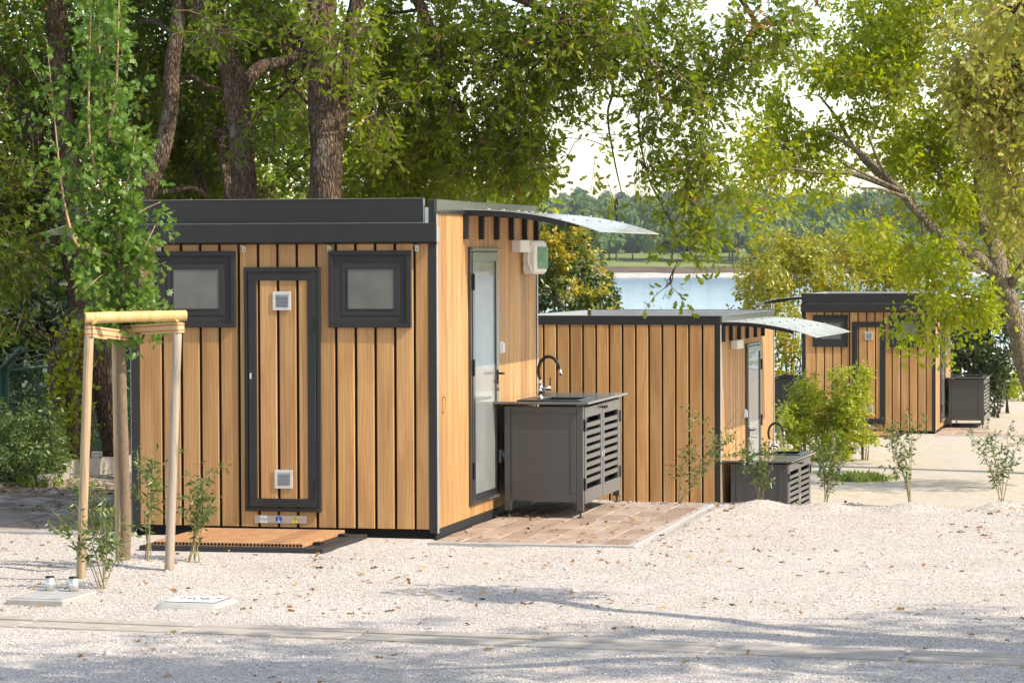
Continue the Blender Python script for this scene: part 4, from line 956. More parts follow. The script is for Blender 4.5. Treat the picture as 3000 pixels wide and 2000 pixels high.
build_tree('oak_tree', 'thin oak leaning right behind the left end of the nearest cabin roof',
    [([(330, 900, 28.6), (385, 700, 28.6), (432, 560, 28.6), (475, 440, 28.7), (500, 320, 28.8), (503, 200, 28.9), (520, 80, 29), (530, -120, 29.2)], .098, .065), ([(503, 250, 28.9), (555, 225, 29.2), (600, 250, 29.5), (650, 262, 29.8)], .035, .02), ([(515, 100, 29), (440, 60, 29.6), (380, 90, 30)], .04, .015),
     ([(440, 560, 28.7), (500, 560, 29.5), (560, 550, 30.1), (610, 575, 30.5)], .03, .02)],
    [(470, 120, 31, 180, 240, 1.2, 240), (520, 420, 31.6, 140, 180, .9, 170), (420, 330, 30.6, 90, 160, .7, 90), (560, 560, 31.8, 150, 70, .6, 70), (480, -200, 30.5, 300, 170, 2, 220)],
    'oak_leaf_shaded', OAK, .076, 52, 13, GO, dens=1.15, length=.27, droop=.3, spread=.09)
build_tree('oak_tree', 'oak with trunk bending left behind the middle of the nearest cabin roof',
    [([(726, 900, 28.6), (722, 700, 28.6), (718, 580, 28.6), (708, 440, 28.6), (695, 300, 28.7), (672, 190, 28.8), (628, 110, 28.9), (585, 30, 29), (560, -120, 29.1)], .140, .085), ([(690, 280, 28.7), (760, 200, 29), (830, 180, 29.4), (895, 150, 29.8)], .075, .05), ([(670, 390, 28.7), (635, 385, 29.2), (600, 360, 29.6)], .022, .012), ([(676, 590, 29.2), (655, 470, 29.4), (648, 400, 29.6)], .05, .03)],
    [(640, 380, 31.4, 120, 190, .9, 160), (800, 260, 31.6, 130, 220, 1.0, 210), (820, 520, 31.8, 110, 90, .7, 90), (740, 60, 30.6, 200, 130, 1.2, 200), (640, 80, 27.9, 70, 60, .4, 26), (790, 330, 28.0, 60, 70, .35, 22), (700, -220, 30, 320, 180, 2, 260)],
    'oak_leaf_shaded', OAK, .076, 53, 13, GO, dens=1.15, length=.27, droop=.3, spread=.09)
build_tree('oak_tree', 'stout pale-barked oak with long drooping boughs over the nearest cabin roof',
    [([(958, 900, 28.0), (955, 700, 28.0), (953, 580, 28.0), (957, 440, 28.0), (950, 300, 28.1), (944, 160, 28.1), (942, 30, 28.2), (935, -150, 28.3), (930, -420, 28.4)], .172, .13), ([(985, 400, 28.1), (1010, 270, 28.2), (1030, 170, 28.3), (1035, 60, 28.4), (1060, -80, 28.5)], .10, .06),
     ([(1060, -120, 28.5), (1200, -30, 28.7), (1270, 110, 28.8), (1300, 210, 28.9), (1345, 300, 29), (1370, 350, 29)], .07, .022), ([(1190, -35, 28.7), (1400, -40, 28.6), (1580, 20, 28.6), (1690, 90, 28.6), (1760, 140, 28.6), (1850, 165, 28.7)], .06, .02), ([(1056, -80, 28.5), (1500, -260, 28.5), (1900, -180, 28.6), (2120, -60, 28.7), (2230, 90, 28.8)], .09, .02),
     ([(1640, 60, 28.6), (1640, 180, 28.6), (1660, 260, 28.6), (1700, 310, 28.6)], .016, .006), ([(1780, 130, 28.6), (1795, 260, 28.6), (1780, 340, 28.6), (1800, 470, 28.6), (1820, 560, 28.6)], .018, .005), ([(1850, 170, 28.7), (1890, 260, 28.7), (1870, 360, 28.7), (1900, 520, 28.7), (1960, 640, 28.6), (2010, 760, 28.6)], .016, .004), ([(1285, 160, 28.85), (1480, 220, 29.3), (1540, 330, 29.4)], .02, .008)],
    [(1120, 170, 29.6, 130, 220, .9, 220), (1180, 450, 29.9, 150, 150, .9, 180), (1330, 180, 29.2, 170, 230, .9, 300), (1400, 430, 29.6, 200, 150, .9, 260), (1530, 200, 29.0, 150, 250, .8, 260), (1520, 470, 29.2, 90, 80, .6, 70), (1070, 560, 30.2, 110, 60, .6, 60), (1640, 90, 28.7, 150, 150, .7, 150), (1250, 560, 30.4, 180, 50, .6, 70),
     (1770, 160, 28.6, 110, 120, .5, 60), (1850, 60, 28.6, 190, 120, .8, 130), (1970, 220, 28.6, 120, 170, .6, 110), (2060, 400, 28.5, 100, 180, .5, 85), (1890, 420, 28.6, 60, 130, .4, 26), (2015, 570, 28.5, 85, 110, .45, 38), (2065, 720, 28.5, 45, 65, .3, 18), (1810, 640, 28.6, 50, 60, .3, 4), (2140, 150, 28.7, 110, 150, .6, 75), (2120, 560, 28.6, 60, 110, .4, 16), (1760, 420, 28.6, 50, 100, .35, 9), (1960, 830, 28.5, 25, 20, .12, 3), (2230, 60, 28.7, 120, 110, .6, 80), (1960, 720, 28.5, 30, 30, .2, 4),
     (1000, 120, 27.6, 80, 110, .4, 46), (930, 40, 27.5, 40, 50, .3, 12), (1100, 330, 28.2, 70, 130, .4, 50), (1300, -220, 29, 420, 170, 2, 300), (1850, -240, 28.8, 380, 170, 1.6, 260), (800, -330, 29, 300, 150, 2, 140)],
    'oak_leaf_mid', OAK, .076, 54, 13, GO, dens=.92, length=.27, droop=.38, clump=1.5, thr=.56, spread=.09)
build_tree('oak_tree', 'leaning sunlit oak with bright yellow-green crown over the farthest cabin',
    [([(3085, 1385, 44.6), (3060, 1240, 44.6), (3010, 1080, 44.6), (2975, 930, 44.6), (2935, 820, 44.6), (2915, 720, 44.6), (2870, 620, 44.8), (2880, 420, 45), (2900, 150, 45.2), (2920, -150, 45.4)], .19, .06), ([(2930, 800, 44.6), (2840, 740, 44.6), (2760, 690, 44.6), (2690, 620, 44.6), (2630, 550, 44.7), (2570, 490, 44.8), (2510, 440, 44.9), (2430, 390, 45)], .115, .025),
     ([(2635, 555, 44.7), (2560, 500, 45), (2500, 430, 45.2), (2455, 350, 45.4), (2400, 280, 45.6)], .05, .015), ([(2640, 560, 44.7), (2500, 510, 44.6), (2380, 505, 44.5), (2330, 490, 44.5)], .05, .015), ([(2650, 565, 44.7), (2600, 540, 44.4), (2480, 485, 44.2)], .04, .015), ([(2600, 525, 44.75), (2560, 440, 44.5), (2540, 380, 44.3)], .03, .01), ([(2660, 580, 44.6), (2580, 555, 44.2), (2500, 550, 44)], .035, .012), ([(2880, 640, 44.8), (2790, 560, 45), (2720, 440, 45.2), (2720, 330, 45.4)], .06, .02), ([(2900, 860, 44.6), (2960, 760, 44.9), (3010, 620, 45.2)], .05, .02), ([(2950, 850, 44.6), (3150, 560, 43.5), (3400, 300, 42), (3600, 150, 41)], .07, .02), ([(2700, 640, 44.6), (2720, 800, 43.9), (2700, 900, 43.4)], .025, .008)],
    [(2330, 420, 44.8, 150, 105, .9, 100), (2270, 580, 44.4, 100, 50, .7, 11), (2450, 290, 45.4, 180, 110, 1.2, 140), (2550, 200, 45.6, 170, 130, 1.2, 120), (2650, 420, 45.5, 120, 110, 1.0, 80), (2750, 250, 45.8, 190, 220, 1.4, 180), (2900, 330, 45.6, 170, 220, 1.4, 150), (2840, 560, 45.2, 180, 120, 1.1, 130), (2970, 700, 45.2, 90, 150, .9, 50), (2700, 740, 44.2, 110, 70, .9, 60), (2790, 860, 43.6, 95, 55, .7, 38), (2665, 960, 43.4, 40, 45, .4, 11), (2745, 980, 43.4, 36, 40, .4, 9), (2860, 890, 43.8, 60, 50, .5, 18), (2560, 660, 44.2, 60, 35, .6, 14), (2200, 600, 44.6, 50, 50, .5, 8), (2420, 540, 44.6, 70, 35, .5, 12), (2700, -80, 45.5, 330, 140, 2.0, 220), (2620, 80, 45.7, 90, 100, 1, 70), (3450, 0, 40.5, 300, 260, 1.4, 170), (3700, 330, 39.5, 260, 220, 1.3, 140)],
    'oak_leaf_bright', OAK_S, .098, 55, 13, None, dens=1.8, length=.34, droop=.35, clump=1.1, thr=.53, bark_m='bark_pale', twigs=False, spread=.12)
build_tree('oak_tree', 'pale olive oak boughs with brownish catkins hanging down the upper right edge',
    [([(4150, 1500, 27), (4130, 1000, 27), (4170, 400, 27), (4120, -200, 27), (4060, -700, 27)], .22, .10), ([(4130, -60, 27), (3700, -160, 27), (3350, -60, 26.9), (3050, 120, 26.8), (2850, 330, 26.7)], .09, .01), ([(3350, -60, 26.9), (3100, 250, 26.9), (2980, 480, 26.8)], .03, .008), ([(3050, 420, 26.8), (2930, 430, 26.7), (2860, 470, 26.6), (2810, 480, 26.6)], .012, .005), ([(4150, 250, 27), (3600, 300, 26.9), (3050, 420, 26.8)], .05, .012)],
    [(2860, 180, 26.8, 110, 150, .7, 90), (2960, 280, 26.8, 110, 200, .7, 140), (3060, 140, 26.9, 130, 260, .8, 120), (2790, 330, 26.7, 70, 80, .4, 26), (2980, 540, 26.7, 60, 80, .4, 24), (2990, 680, 26.7, 40, 70, .3, 12), (3250, 0, 27, 250, 300, 1.2, 90)],
    'oak_leaf_pale', OAK, .068, 57, 13, None, dens=1.9, length=.36, droop=.45, clump=1.2, thr=.55)
build_tree('oak_tree', 'nearest oak, only its leaf tips showing in the top right corner',
    [([(6300, 2120, 14), (6280, 1400, 14), (6330, 600, 14), (6290, -200, 14), (6200, -1200, 13.8), (6150, -2400, 13.5)], .26, .14), ([(6290, -150, 14), (5200, -600, 14.6), (4200, -520, 15.6), (3450, -250, 16.6), (3080, -40, 17.1), (2960, 40, 17.2)], .10, .012), ([(6250, -700, 13.9), (5400, -1500, 13), (4600, -1900, 12.4), (3900, -2100, 12)], .11, .03), ([(6180, -1700, 13.7), (7200, -2400, 13), (8000, -2900, 12.6)], .09, .03), ([(6230, -900, 13.9), (6900, -1500, 13.4), (8000, -2000, 13.2), (9200, -2600, 13.2)], .09, .03)],
    [(3010, 10, 17.2, 70, 70, .4, 18), (3200, -80, 17.0, 160, 120, .5, 40)] +
    [(3421, -2270, 11.75, 900, 700, 1.5, 170), (4849, -3038, 11.75, 1100, 900, 1.8, 230), (6378, -3252, 11.95, 1000, 900, 1.8, 200), (4072, -1495, 12.15, 900, 500, 1.3, 130), (2546, -2610, 11.35, 700, 400, 1.2, 80), (7176, -2253, 12.55, 800, 600, 1.7, 190), (8423, -3012, 12.75, 800, 700, 1.7, 180), (6583, -1492, 12.35, 600, 400, 1.3, 100)],
    'oak_leaf_pale', OAK, .085, 56, 13, None, length=.34, droop=.35, clump=1.2, thr=.62, dens=1.3)

# ------------------------------------------------------------------ bushes
def bush(name, label, ells, leaf, tpl, size, seed, nl=9, cat='bush', stem=None, stem_m='bark_far', tint_fn=None, length=.18, clump=2.2, thr=.50, shell=.45, group=None, droop=-.2, core=None, foliage='foliage'):
    rng = np.random.default_rng(seed); c0 = at(*ells[0][:3]); base = np.array([c0[0], c0[1], gh1(c0[0], c0[1])]); root = thing(name, label, cat, base, 0, group); parts = []; st = MB()
    for (px, py, d, rx, ry, rd, ns) in ells:
        c = at(px, py, d); r = np.array([rx * d / F, rd, ry * d / F]); C, U = in_ell(rng, c, r, ns, shell, clump, thr, seed, CAMAX); OUT = unit((U * r) @ CAMAX + np.array([0, 0, .25]))
        parts.append(sprays(C - base, OUT, rng, nl, tpl, size, length, droop, size * .5, (lambda B, t: tint_fn(B + base, t)) if tint_fn else None, .25, None, .4))
        foot = np.array([c[0] - base[0], c[1] - base[1], gh1(c[0], c[1]) - base[2] - .05])
        for j in range(max(4, ns // 40)):
            q = C[rng.integers(len(C))] - base; f0 = foot + rng.normal(0, .10 * r[0], 3) * np.array([1, 1, 0]); pts = spline([f0, f0 * .6 + q * .4 + np.array([0, 0, .12 * r[2]]), q], 5)
            st.tube(pts, np.linspace(.012 + .012 * r[2], .004, len(pts)), 6, False)
    link('stems', st.mesh('stems', stem_m, True), root); V, T, a = merge_cloud(parts); link(foliage, np_mesh(foliage, V, T, leaf, a), root); return root
def tip_tint(zlo, zhi, base=.0):
    return lambda B, t: np.clip(t * .5 + .55 * sstep(zlo, zhi, B[:, 2] + .5 * (vnoise(B, 2.1, 5) - .5)) * (.4 + .8 * t), 0, 1)
bush('golden_bush', 'dense evergreen bush with golden orange tips behind the middle cabin', [(1640, 850, 40.5, 140, 190, .9, 520), (1740, 930, 40.2, 70, 110, .7, 190), (1560, 760, 40.8, 120, 150, .9, 240), (1660, 720, 40.4, 70, 70, .5, 90), (1620, 1080, 40.4, 170, 120, .9, 120)], 'gold_bush_leaf', OVAL, .075, 61, 10, tint_fn=lambda B, t: np.clip(t * .5 + .75 * sstep(.40, .68, vnoise(B, 4.5, 5)) * (.05 + .85 * sstep(.6, 2.3, B[:, 2] + .6 * (B @ np.array([RT[0], RT[1], 0]) - 1.2))), 0, 1))
bush('yellow_shrub', 'open yellow-green shrub behind the gap between the middle and farthest cabins', [(2270, 800, 61, 110, 110, 1.0, 300), (2230, 900, 61, 90, 110, .9, 150), (2330, 760, 61.5, 100, 70, .9, 170), (2310, 1050, 60.5, 80, 170, .8, 240)], 'yellow_shrub_leaf', OVAL, .10, 62, 9, thr=.58, clump=1.4)
bush('yellow_shrub', 'broad yellow-green shrub rising above the farthest cabin roof', [(2480, 790, 63, 130, 110, 1.1, 340), (2590, 830, 63, 120, 100, 1.0, 260), (2420, 860, 62, 100, 80, .9, 150), (2680, 860, 63, 100, 90, 1., 160)], 'yellow_shrub_leaf', OVAL, .10, 63, 9, thr=.57, clump=1.4)
bush('dark_bush', 'tall dark evergreen bush with red tips right of the farthest cabin', [(2870, 1010, 61, 110, 130, 1.0, 560), (2830, 1150, 61, 100, 110, .9, 280), (2950, 900, 62, 80, 100, .8, 140), (2920, 1080, 60, 50, 60, .5, 90)], 'photinia_leaf', OVAL, .11, 64, 9, thr=.48)
bush('lime_bush', 'bright lime-green bush on the lower terrace before the farthest cabin', [(2420, 1250, 47.5, 115, 95, .55, 620), (2480, 1170, 47.4, 65, 80, .35, 260), (2360, 1180, 47.4, 55, 70, .35, 200), (2320, 1280, 47.2, 45, 45, .3, 90), (2528, 1120, 47.4, 28, 40, .15, 50), (2540, 1300, 47.2, 40, 18, .2, 40), (2440, 1330, 47, 60, 40, .3, 110)], 'lime_bush_leaf', OVAL, .062, 65, 9, length=.15, thr=.47, stem_m='stem_green')
bush('lime_bush', 'small lime-green shrub behind the sunk sink cabinet', [(2315, 1380, 41, 40, 60, .25, 44), (2300, 1260, 42, 24, 60, .2, 30)], 'lime_bush_leaf', OVAL, .06, 66, 8, thr=.45, stem_m='stem_green')
bush('bright_shrub', 'bright green shrub beside the white post at the right edge', [(2960, 1140, 68, 35, 60, .5, 90), (3000, 1110, 67, 50, 60, .5, 80)], 'lime_bush_leaf', OVAL, .10, 67, 8, thr=.45)
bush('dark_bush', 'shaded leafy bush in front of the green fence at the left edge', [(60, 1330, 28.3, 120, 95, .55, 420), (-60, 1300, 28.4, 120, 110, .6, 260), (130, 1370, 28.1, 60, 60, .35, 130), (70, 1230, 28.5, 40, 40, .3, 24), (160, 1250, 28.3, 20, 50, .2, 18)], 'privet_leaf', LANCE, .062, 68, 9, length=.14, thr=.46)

# ivy on the left oak trunk
def ivy():
    rng = np.random.default_rng(70); path = spline([at(*p) for p in [(205, 1400, 29.35), (215, 1200, 29.35), (200, 1080, 29.35), (225, 960, 29.35)]], 8); n = 330
    k = rng.integers(0, len(path), n); C = path[k] + np.outer(rng.normal(.02, .09, n), np.array([RT[0], RT[1], 0])) + rng.normal(0, .05, (n, 3)); base = path[0].copy(); base[2] = gh1(base[0], base[1])
    root = thing('ivy', 'climbing ivy on the forked oak trunk at the left', 'ivy', base)
    V, T, a = sprays(C - base, np.tile(np.array([0, -.6, .4]), (n, 1)), rng, 3, MAPLE, .055, .08, .2, .03, None, .2); link('foliage', np_mesh('foliage', V, T, 'oak_leaf_bright', a), root)
    st = MB()
    for j in range(5): st.tube(path - base + rng.normal(0, .05, 3) + rng.normal(0, .012, path.shape), .006, 5, False)
    st.obj('vine', 'twig_bark', root)
ivy()

# ------------------------------------------------------------------ woods behind and far shore
def belt(name, label, boxes, leaf, size, seed, n_per, tpl=OAK_S, thr=.5, clump=.7, nl=9, length=.5):
    rng = np.random.default_rng(seed); parts = []; st = MB()
    for (px, py, d, rx, ry, rd, ns) in boxes:
        c = at(px, py, d); r = np.array([rx * d / F, rd, ry * d / F]); C, U = in_ell(rng, c, r, ns, .6, clump, thr, seed, CAMAX)
        parts.append(sprays(C, unit((U * r) @ CAMAX), rng, nl, tpl, size, length, .3, .12, None, .2, None, .5))
        for j in range(3 if px < 1100 else 0):
            x, y = c[0] + rng.normal(0, .4 * r[0]), c[1] + rng.normal(0, .3 * rd); z = gh1(x, y); q = np.array([x + rng.normal(0, .6), y + rng.normal(0, .6), c[2] + rng.uniform(-.3, .8) * r[2]])
            st.tube(spline([np.array([x, y, z - .2]), np.array([x, y, z]) * .5 + q * .5 + rng.normal(0, .15, 3), q], 5), np.linspace(.13, .05, 11), 8, False)
    root = tag(link(name, None), label, 'wood', kind='stuff'); link('trunks', st.mesh('trunks', 'bark_far', True), root)['kind'] = 'stuff'; V, T, a = merge_cloud(parts); link('leaves', np_mesh('leaves', V, T, leaf, a), root)['kind'] = 'stuff'
belt('background_wood', 'sunlit green wood behind the oaks', [(100, 200, 41, 420, 330, 2.5, 330), (560, 250, 42, 330, 360, 2.5, 340), (950, 300, 43, 300, 330, 2.5, 300), (1250, 420, 42, 220, 200, 2., 130), (1480, 540, 44, 130, 80, 1.5, 70), (700, 620, 40, 700, 120, 1.6, 330), (-350, 400, 40, 300, 500, 2.5, 300)], 'wood_leaf_sunlit', .13, 81, 9)
belt('dark_thicket', 'deep dark thicket behind the green fence', [(60, 1000, 40, 330, 260, 2.0, 900), (-330, 900, 38, 250, 400, 2.0, 500), (330, 1150, 41, 200, 250, 1.6, 420), (120, 780, 43, 380, 130, 2, 420), (120, 1230, 38, 330, 130, 1.2, 380)], 'deep_shade_leaf', .13, 82, 9, thr=.40)

def far_wood():
    rng = np.random.default_rng(90); ico = []
    fwd, rt = FW, RT
    def crown(seed):
        r = np.random.default_rng(seed); n = 150; d = unit(r.normal(0, 1, (n, 3))); d[:, 2] = np.abs(d[:, 2]) * 1.0 - .25 * (r.random(n) < .3); d = unit(d)
        lump = 1 + .22 * (vnoise(d * 3 + seed, 1., seed) - .5) * 2; P = d * lump[:, None] * np.array([1, 1, .92])
        D = unit(np.cross(d, r.normal(0, 1, (n, 3)))); return leaf_cloud(P * r.uniform(.86, 1.03, (n, 1)), D, unit(d + r.normal(0, .5, (n, 3))), np.full(n, .42) * r.uniform(.6, 1.3, n), OVAL, r.random(n))
    CR_ = [crown(s) for s in range(7)]
    # solid core keeps the crowns opaque
    th = np.linspace(0, 2 * math.pi, 10, endpoint=False); core_v = [(0, 0, .86)] + [(.8 * math.cos(p) * math.sin(q), .8 * math.sin(p) * math.sin(q), .82 * math.cos(q)) for q in (.6, 1.2, 1.8, 2.4) for p in th]
    core_f = [(0, 1 + i, 1 + (i + 1) % 10) for i in range(10)]
    for k in range(3):
        for i in range(10):
            a, b, c, d = 1 + k * 10 + i, 1 + k * 10 + (i + 1) % 10, 1 + (k + 1) * 10 + (i + 1) % 10, 1 + (k + 1) * 10 + i; core_f += [(a, d, c), (a, c, b)]
    core_v = np.array(core_v); core_f = np.array(core_f); parts = []; tk = MB()
    rows = [(951, .8, 6.5), (962, 1.6, 7.2), (985, 3.2, 7.5), (1012, 5., 7.5), (1045, 8, 7.5), (1085, 11., 7.5), (1130, 13, 7.2), (1500, 17, 8.5), (1720, 22, 9), (2050, 31, 11), (2300, 38, 12)]
    for w, z, sp in rows:
        u = -120 if w < 1200 else -160
        umax = 420 if w < 1200 else 600
        while u < umax:
            u += sp * rng.uniform(.65, 1.35); ww = w + rng.normal(0, 9); r = rng.uniform(3.4, 6.0) * (1 if w < 1200 else 1.25)
            if w < 955 and rng.random() < .3: continue
            P = np.array([CP[0] + u * rt[0] + ww * fwd[0], CP[1] + u * rt[1] + ww * fwd[1], z + rng.normal(0, .8)]); h = r * rng.uniform(.85, 1.35)
            v, t, a = CR_[rng.integers(7)]; an = rng.uniform(0, 6.28); Rm = np.array([[math.cos(an), math.sin(an), 0], [-math.sin(an), math.cos(an), 0], [0, 0, 1]])
            c = P + np.array([0, 0, h * .95 + 1.2]); tone = rng.random()
            parts.append(((v @ Rm) * np.array([r, r, h]) + c, t, np.clip(a * .45 + tone * .55, 0, 1))); parts.append((core_v * np.array([r, r, h]) + c, core_f, np.full(len(core_v), tone * .4)))
            if w < 1000: tk.tube([P - np.array([0, 0, 1.5]), P + np.array([0, 0, 3.])], [.35, .25], 6, False)
    root = tag(link('far_wood', None), 'hazy wooded far shore across the water', 'wood', kind='stuff')
    link('trunks', tk.mesh('trunks', 'bark_far', True), root)['kind'] = 'stuff'; V, T, a = merge_cloud(parts); link('crowns', np_mesh('crowns', V, T, 'far_leaf', a), root)['kind'] = 'stuff'
far_wood()

# ------------------------------------------------------------------ fence, low wall, far fittings
def fence():
    P0 = at(24, 1290, 33.4); base = np.array([P0[0], P0[1], gh1(P0[0], P0[1])]); root = thing('chain_link_fence', 'green chain-link fence with barbed wire in the shade on the left', 'fence', base)
    a = at(20, 1086, 33.4) - base; b = at(420, 1036, 36.0) - base; zb = -.35
    def post(p): MB().tube([p + np.array([0, 0, zb - p[2]]), p], .030, 10).obj('post', 'fence_green', root, True)
    post(a + np.array([-.06, 0, .02])); post(b)
    MB().tube([a, b], .022, 8).obj('rail', 'fence_green', root, True); MB().tube([a + np.array([0, 0, zb - a[2]]), a], .022, 8).obj('frame_bar', 'fence_green', root, True)
    tip = at(64, 1020, 33.0) - base; MB().tube([a + np.array([-.06, 0, .02]), tip], .034, 8).obj('arm', 'fence_green', root)
    l = at(-300, 1100, 33.4) - base; MB().tube([l, a - np.array([.1, 0, 0])], .022, 8).obj('rail', 'fence_green', root, True)
    mb = MB(); d = b - a; L = np.linalg.norm(d[:2]); H = (a[2] + b[2]) / 2 - zb; s = .055
    for k in range(int((L + H) / s)):
        for sg in (1, -1):
            u0 = k * s - (H if sg > 0 else 0); pts = []
            for t in (0., H):
                pts.append((u0 + sg * t, t))
            (ua, ta), (ub, tb) = pts
            def clip(u, t, u2, t2):
                if u < 0: t = t + (0 - u) * (t2 - t) / (u2 - u); u = 0
                if u > L: t = t + (L - u) * (t2 - t) / (u2 - u); u = L
                return u, t
            if max(ua, ub) <= 0 or min(ua, ub) >= L: continue
            p, q = clip(ua, ta, ub, tb), clip(ub, tb, ua, ta)
            f = lambda u, t: np.array([a[0] + d[0] * u / L, a[1] + d[1] * u / L, zb + t])
            mb.tube([f(*p), f(*q)], .0022, 3, False)
    link('wire_mesh', mb.mesh('wire_mesh', 'fence_green'), root)['kind'] = 'stuff'
    rng = np.random.default_rng(3)
    for k in range(3):
        s0 = (a + np.array([-.06, 0, .02])) * (1 - (k + .4) / 3) + tip * ((k + .4) / 3); e = s0 + (b - a) * .9 + np.array([0, 0, .02]); w = MB(); pts = np.array([s0 + (e - s0) * t + rng.normal(0, .012, 3) for t in np.linspace(-1., 1, 30)]); w.tube(pts, .004, 4, False)
        for t in pts[::2]: w.tube([t + rng.normal(0, .02, 3), t - rng.normal(0, .02, 3)], .003, 3, False)
        w.obj('barbed_wire', 'wire', root)
fence()
def low_wall():
    a = on_z(152, 1428, GZ); b = on_z(205, 1398, GZ); c = on_z(420, 1374, GZ); d0 = c - b; d0 /= np.linalg.norm(d0); root = thing('low_wall', 'low concrete edging wall in the shade at the left', 'wall', a)
    def seg(p, q, h0, h1, w=.14):
        d = (q - p); d[2] = 0; L = np.linalg.norm(d); d /= L; n = np.array([-d[1], d[0], 0]); V = []
        for e, h in ((p, h0), (q, h1)):
            e = e - a
            for s in (0, w): V += [e + n * s + np.array([0, 0, -.1]), e + n * s + np.array([0, 0, h])]
        MB().add(V, [(0, 1, 3, 2), (4, 6, 7, 5), (0, 4, 5, 1), (2, 3, 7, 6), (1, 5, 7, 3), (0, 2, 6, 4)]).obj('wall_section', 'kerb', root)
    seg(a.copy(), b.copy(), .12, .17); seg(b + d0 * .01, c.copy(), .17, .15)
low_wall()
def far_fittings():
    p = on_z(2926, 1196, -2.0); r = thing('white_post', 'white post beyond the farthest sink cabinet', 'post', (p[0], p[1], -2.2)); s = depth_of(p) / F
    MB().box(-8 * s, 8 * s, -.05, .05, 0, (1300 - 1090) * s, .01).obj('shaft', 'white_plastic', r); MB().box(-9 * s, 9 * s, -.06, .06, (1300 - 1090) * s + .001, (1300 - 1088) * s + .03, .01).obj('cap', 'grey_metal', r)
    q = at(2990, 1185, 72.); r = thing('storage_tank', 'white and green tank with yellow label at the right edge', 'tank', (q[0], q[1], q[2] - 1.2)); s = 72 / F
    MB().box(-28 * s, 45 * s, -.3, .3, 0, 1.2 + 40 * s, .03).obj('lower_tank', 'tank_green', r); MB().box(-29 * s, 46 * s, -.31, .31, 1.2 + 41 * s, 1.2 + 112 * s, .05).obj('upper_tank', 'white_plastic', r)
    MB().box(-18 * s, 20 * s, -.318, -.312, 1.2 + 86 * s, 1.2 + 96 * s).obj('yellow_label', 'label_yellow', r); MB().cyl((-15 * s, 0, 1.2 + 112.5 * s), (-15 * s, 0, 1.2 + 122 * s), .05, 10).obj('cap', 'rubber', r)
far_fittings()

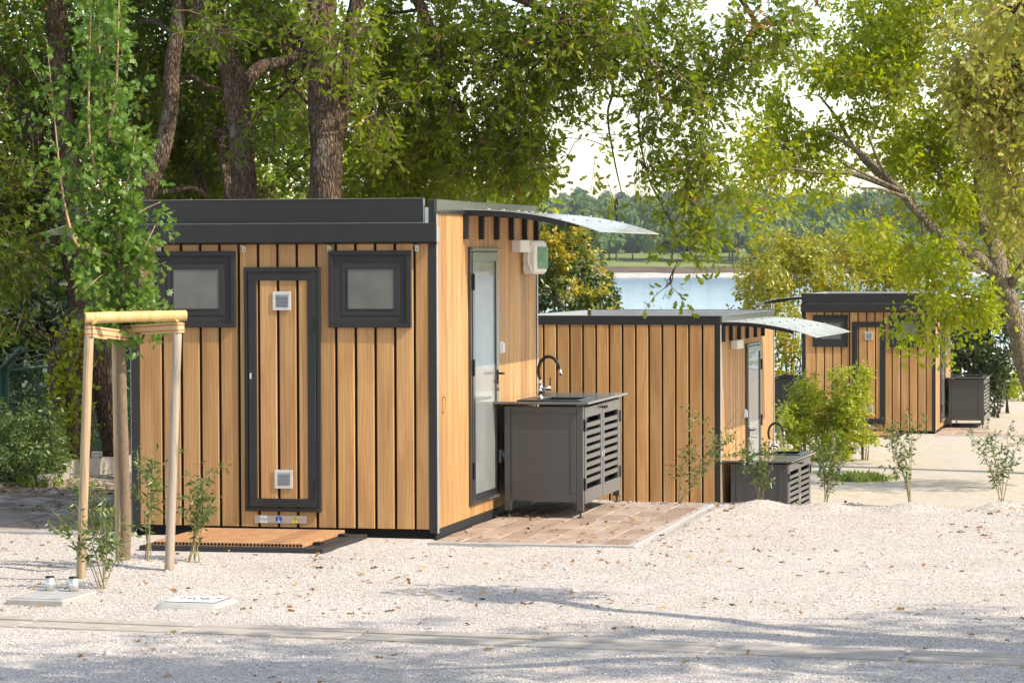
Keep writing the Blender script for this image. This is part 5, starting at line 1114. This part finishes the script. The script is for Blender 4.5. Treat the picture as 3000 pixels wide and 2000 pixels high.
# ------------------------------------------------------------------ small ground cover
def litter():
    rng = np.random.default_rng(101); P = []
    def add(n, x0, x1, y0, y1, s=1):
        x = rng.uniform(x0, x1, n); y = rng.uniform(y0, y1, n); k = vnoise(np.stack([x, y, x * 0], -1), 1.3, 8) > (.42 if s == 1 else .3); P.append(np.stack([x[k], y[k]], -1))
    add(3800, -6.5, -2.5, 1.3, 7.0); add(500, -5.4, -2.5, -.2, 1.5); add(420, -3.5, .0, -6, -.2); add(900, 0, 5.5, -4.8, 3.9); add(220, 1.5, 5, 3, 4.2); add(160, -2, 5, -8, -5); add(90, .05, 1.5, -.2, 3.4); add(500, 1.5, 6.5, 6, 16)
    XY = np.vstack(P); z = gh(XY[:, 0], XY[:, 1]); 
    for (a, b, c, d) in PATIOS: z = np.where((XY[:, 0] > a) & (XY[:, 0] < b - .05) & (XY[:, 1] > c) & (XY[:, 1] < d), GZ + .01, z)
    n = len(XY); C = np.column_stack([XY, z + .008]); D = unit(np.column_stack([rng.normal(0, 1, (n, 2)), rng.normal(0, .25, n)])); Nn = unit(np.column_stack([rng.normal(0, .5, (n, 2)), np.ones(n)]))
    V, T, a = leaf_cloud(C, D, Nn, rng.uniform(.025, .06, n), OAK_S, rng.random(n)); tag(link('leaf_litter', np_mesh('leaf_litter', V, T, 'litter', a)), 'brown dry leaf litter scattered over the gravel', 'leaf litter', kind='stuff')
    # loose stones
    n = 26000; x = rng.uniform(-3.8, 5.2, n); y = rng.uniform(-8, 4.0, n); k = np.ones(n, bool)
    for (a_, b_, c_, d_) in PATIOS + [(-2.5, 0.02, -.1, 3.7), (-2.0, -.5, -1.3, 0)]: k &= ~((x > a_ - .05) & (x < b_ + .08) & (y > c_ - .08) & (y < d_ + .05))
    kd = (x - KA[0]) * KN[0] + (y - KA[1]) * KN[1]; k &= (kd < -.02) | (kd > .34); x, y = x[k], y[k]; n = len(x)
    t = (1 + 5 ** .5) / 2; iv = unit(np.array([(0, 0, 1.), (.9, 0, .3), (-.45, .78, .3), (-.45, -.78, .3), (.45, .78, -.4), (-.9, 0, -.4), (.45, -.78, -.4), (0, 0, -1)])); it = np.array([(0, 1, 2), (0, 2, 3), (0, 3, 1), (1, 4, 2), (2, 5, 3), (3, 6, 1), (2, 4, 5), (3, 5, 6), (1, 6, 4), (4, 7, 5), (5, 7, 6), (6, 7, 4)])
    s = rng.uniform(.0035, .0075, n) * (1 + (rng.random(n) < .0012) * 2.2); C = np.column_stack([x, y, gh(x, y) + s * .35]); an = rng.uniform(0, 6.28, n); J = iv[None] * rng.uniform(.7, 1.3, (n, 8, 1)) * s[:, None, None] * np.array([1.2, 1, .8])
    c, sn = np.cos(an)[:, None], np.sin(an)[:, None]; W = np.stack([J[..., 0] * c - J[..., 1] * sn, J[..., 0] * sn + J[..., 1] * c, J[..., 2]], -1) + C[:, None, :]
    I = it[None] + (np.arange(n) * 8)[:, None, None]; tag(link('loose_gravel', np_mesh('loose_gravel', W.reshape(-1, 3), I.reshape(-1, 3), 'pebble', np.repeat(rng.random(n), 8))), 'loose white gravel stones', 'gravel', kind='stuff')
    # grass on the lower terrace
    pts = []
    for (px, py, rx, rd, m) in ((2520, 1412, 85, .5, 900), (2310, 1424, 12, .3, 60), (120, 1425, 60, .3, 160)):
        c0 = on_z(px, py, LZ if px > 1000 else GZ); d = depth_of(c0); g = rng.normal(0, .45, (m, 2)); pts.append(c0[:2] + np.outer(g[:, 0] * rx * d / F, RT) + np.outer(g[:, 1] * rd, FW))
    XY = np.vstack(pts); n = len(XY); C = np.column_stack([XY, gh(XY[:, 0], XY[:, 1])]); D = unit(np.column_stack([rng.normal(0, .45, (n, 2)), np.ones(n)])); Nn = unit(rng.normal(0, 1, (n, 3)))
    V, T, a = leaf_cloud(C, D, Nn, rng.uniform(.05, .14, n), LANCE, rng.random(n)); tag(link('grass', np_mesh('grass', V, T, 'grass_blade', a)), 'thin green grass patches on the lower terrace', 'grass', kind='stuff')
litter()

# ------------------------------------------------------------------ haze over the water
def haze():
    m = bpy.data.materials.new('haze'); m.use_nodes = True; n = m.node_tree; n.nodes.clear(); o = n.nodes.new('ShaderNodeOutputMaterial'); v = n.nodes.new('ShaderNodeVolumePrincipled')
    v.inputs['Color'].default_value = (.90, .94, 1., 1); v.inputs['Density'].default_value = .00009; v.inputs['Anisotropy'].default_value = .25; n.links.new(v.outputs[0], o.inputs['Volume']); M['haze'] = m
    tag(MB().box(-1900, 1900, -90, 3400, -8, 75).obj('haze', 'haze'), 'thin pale haze over the water', 'haze', kind='stuff')
haze()
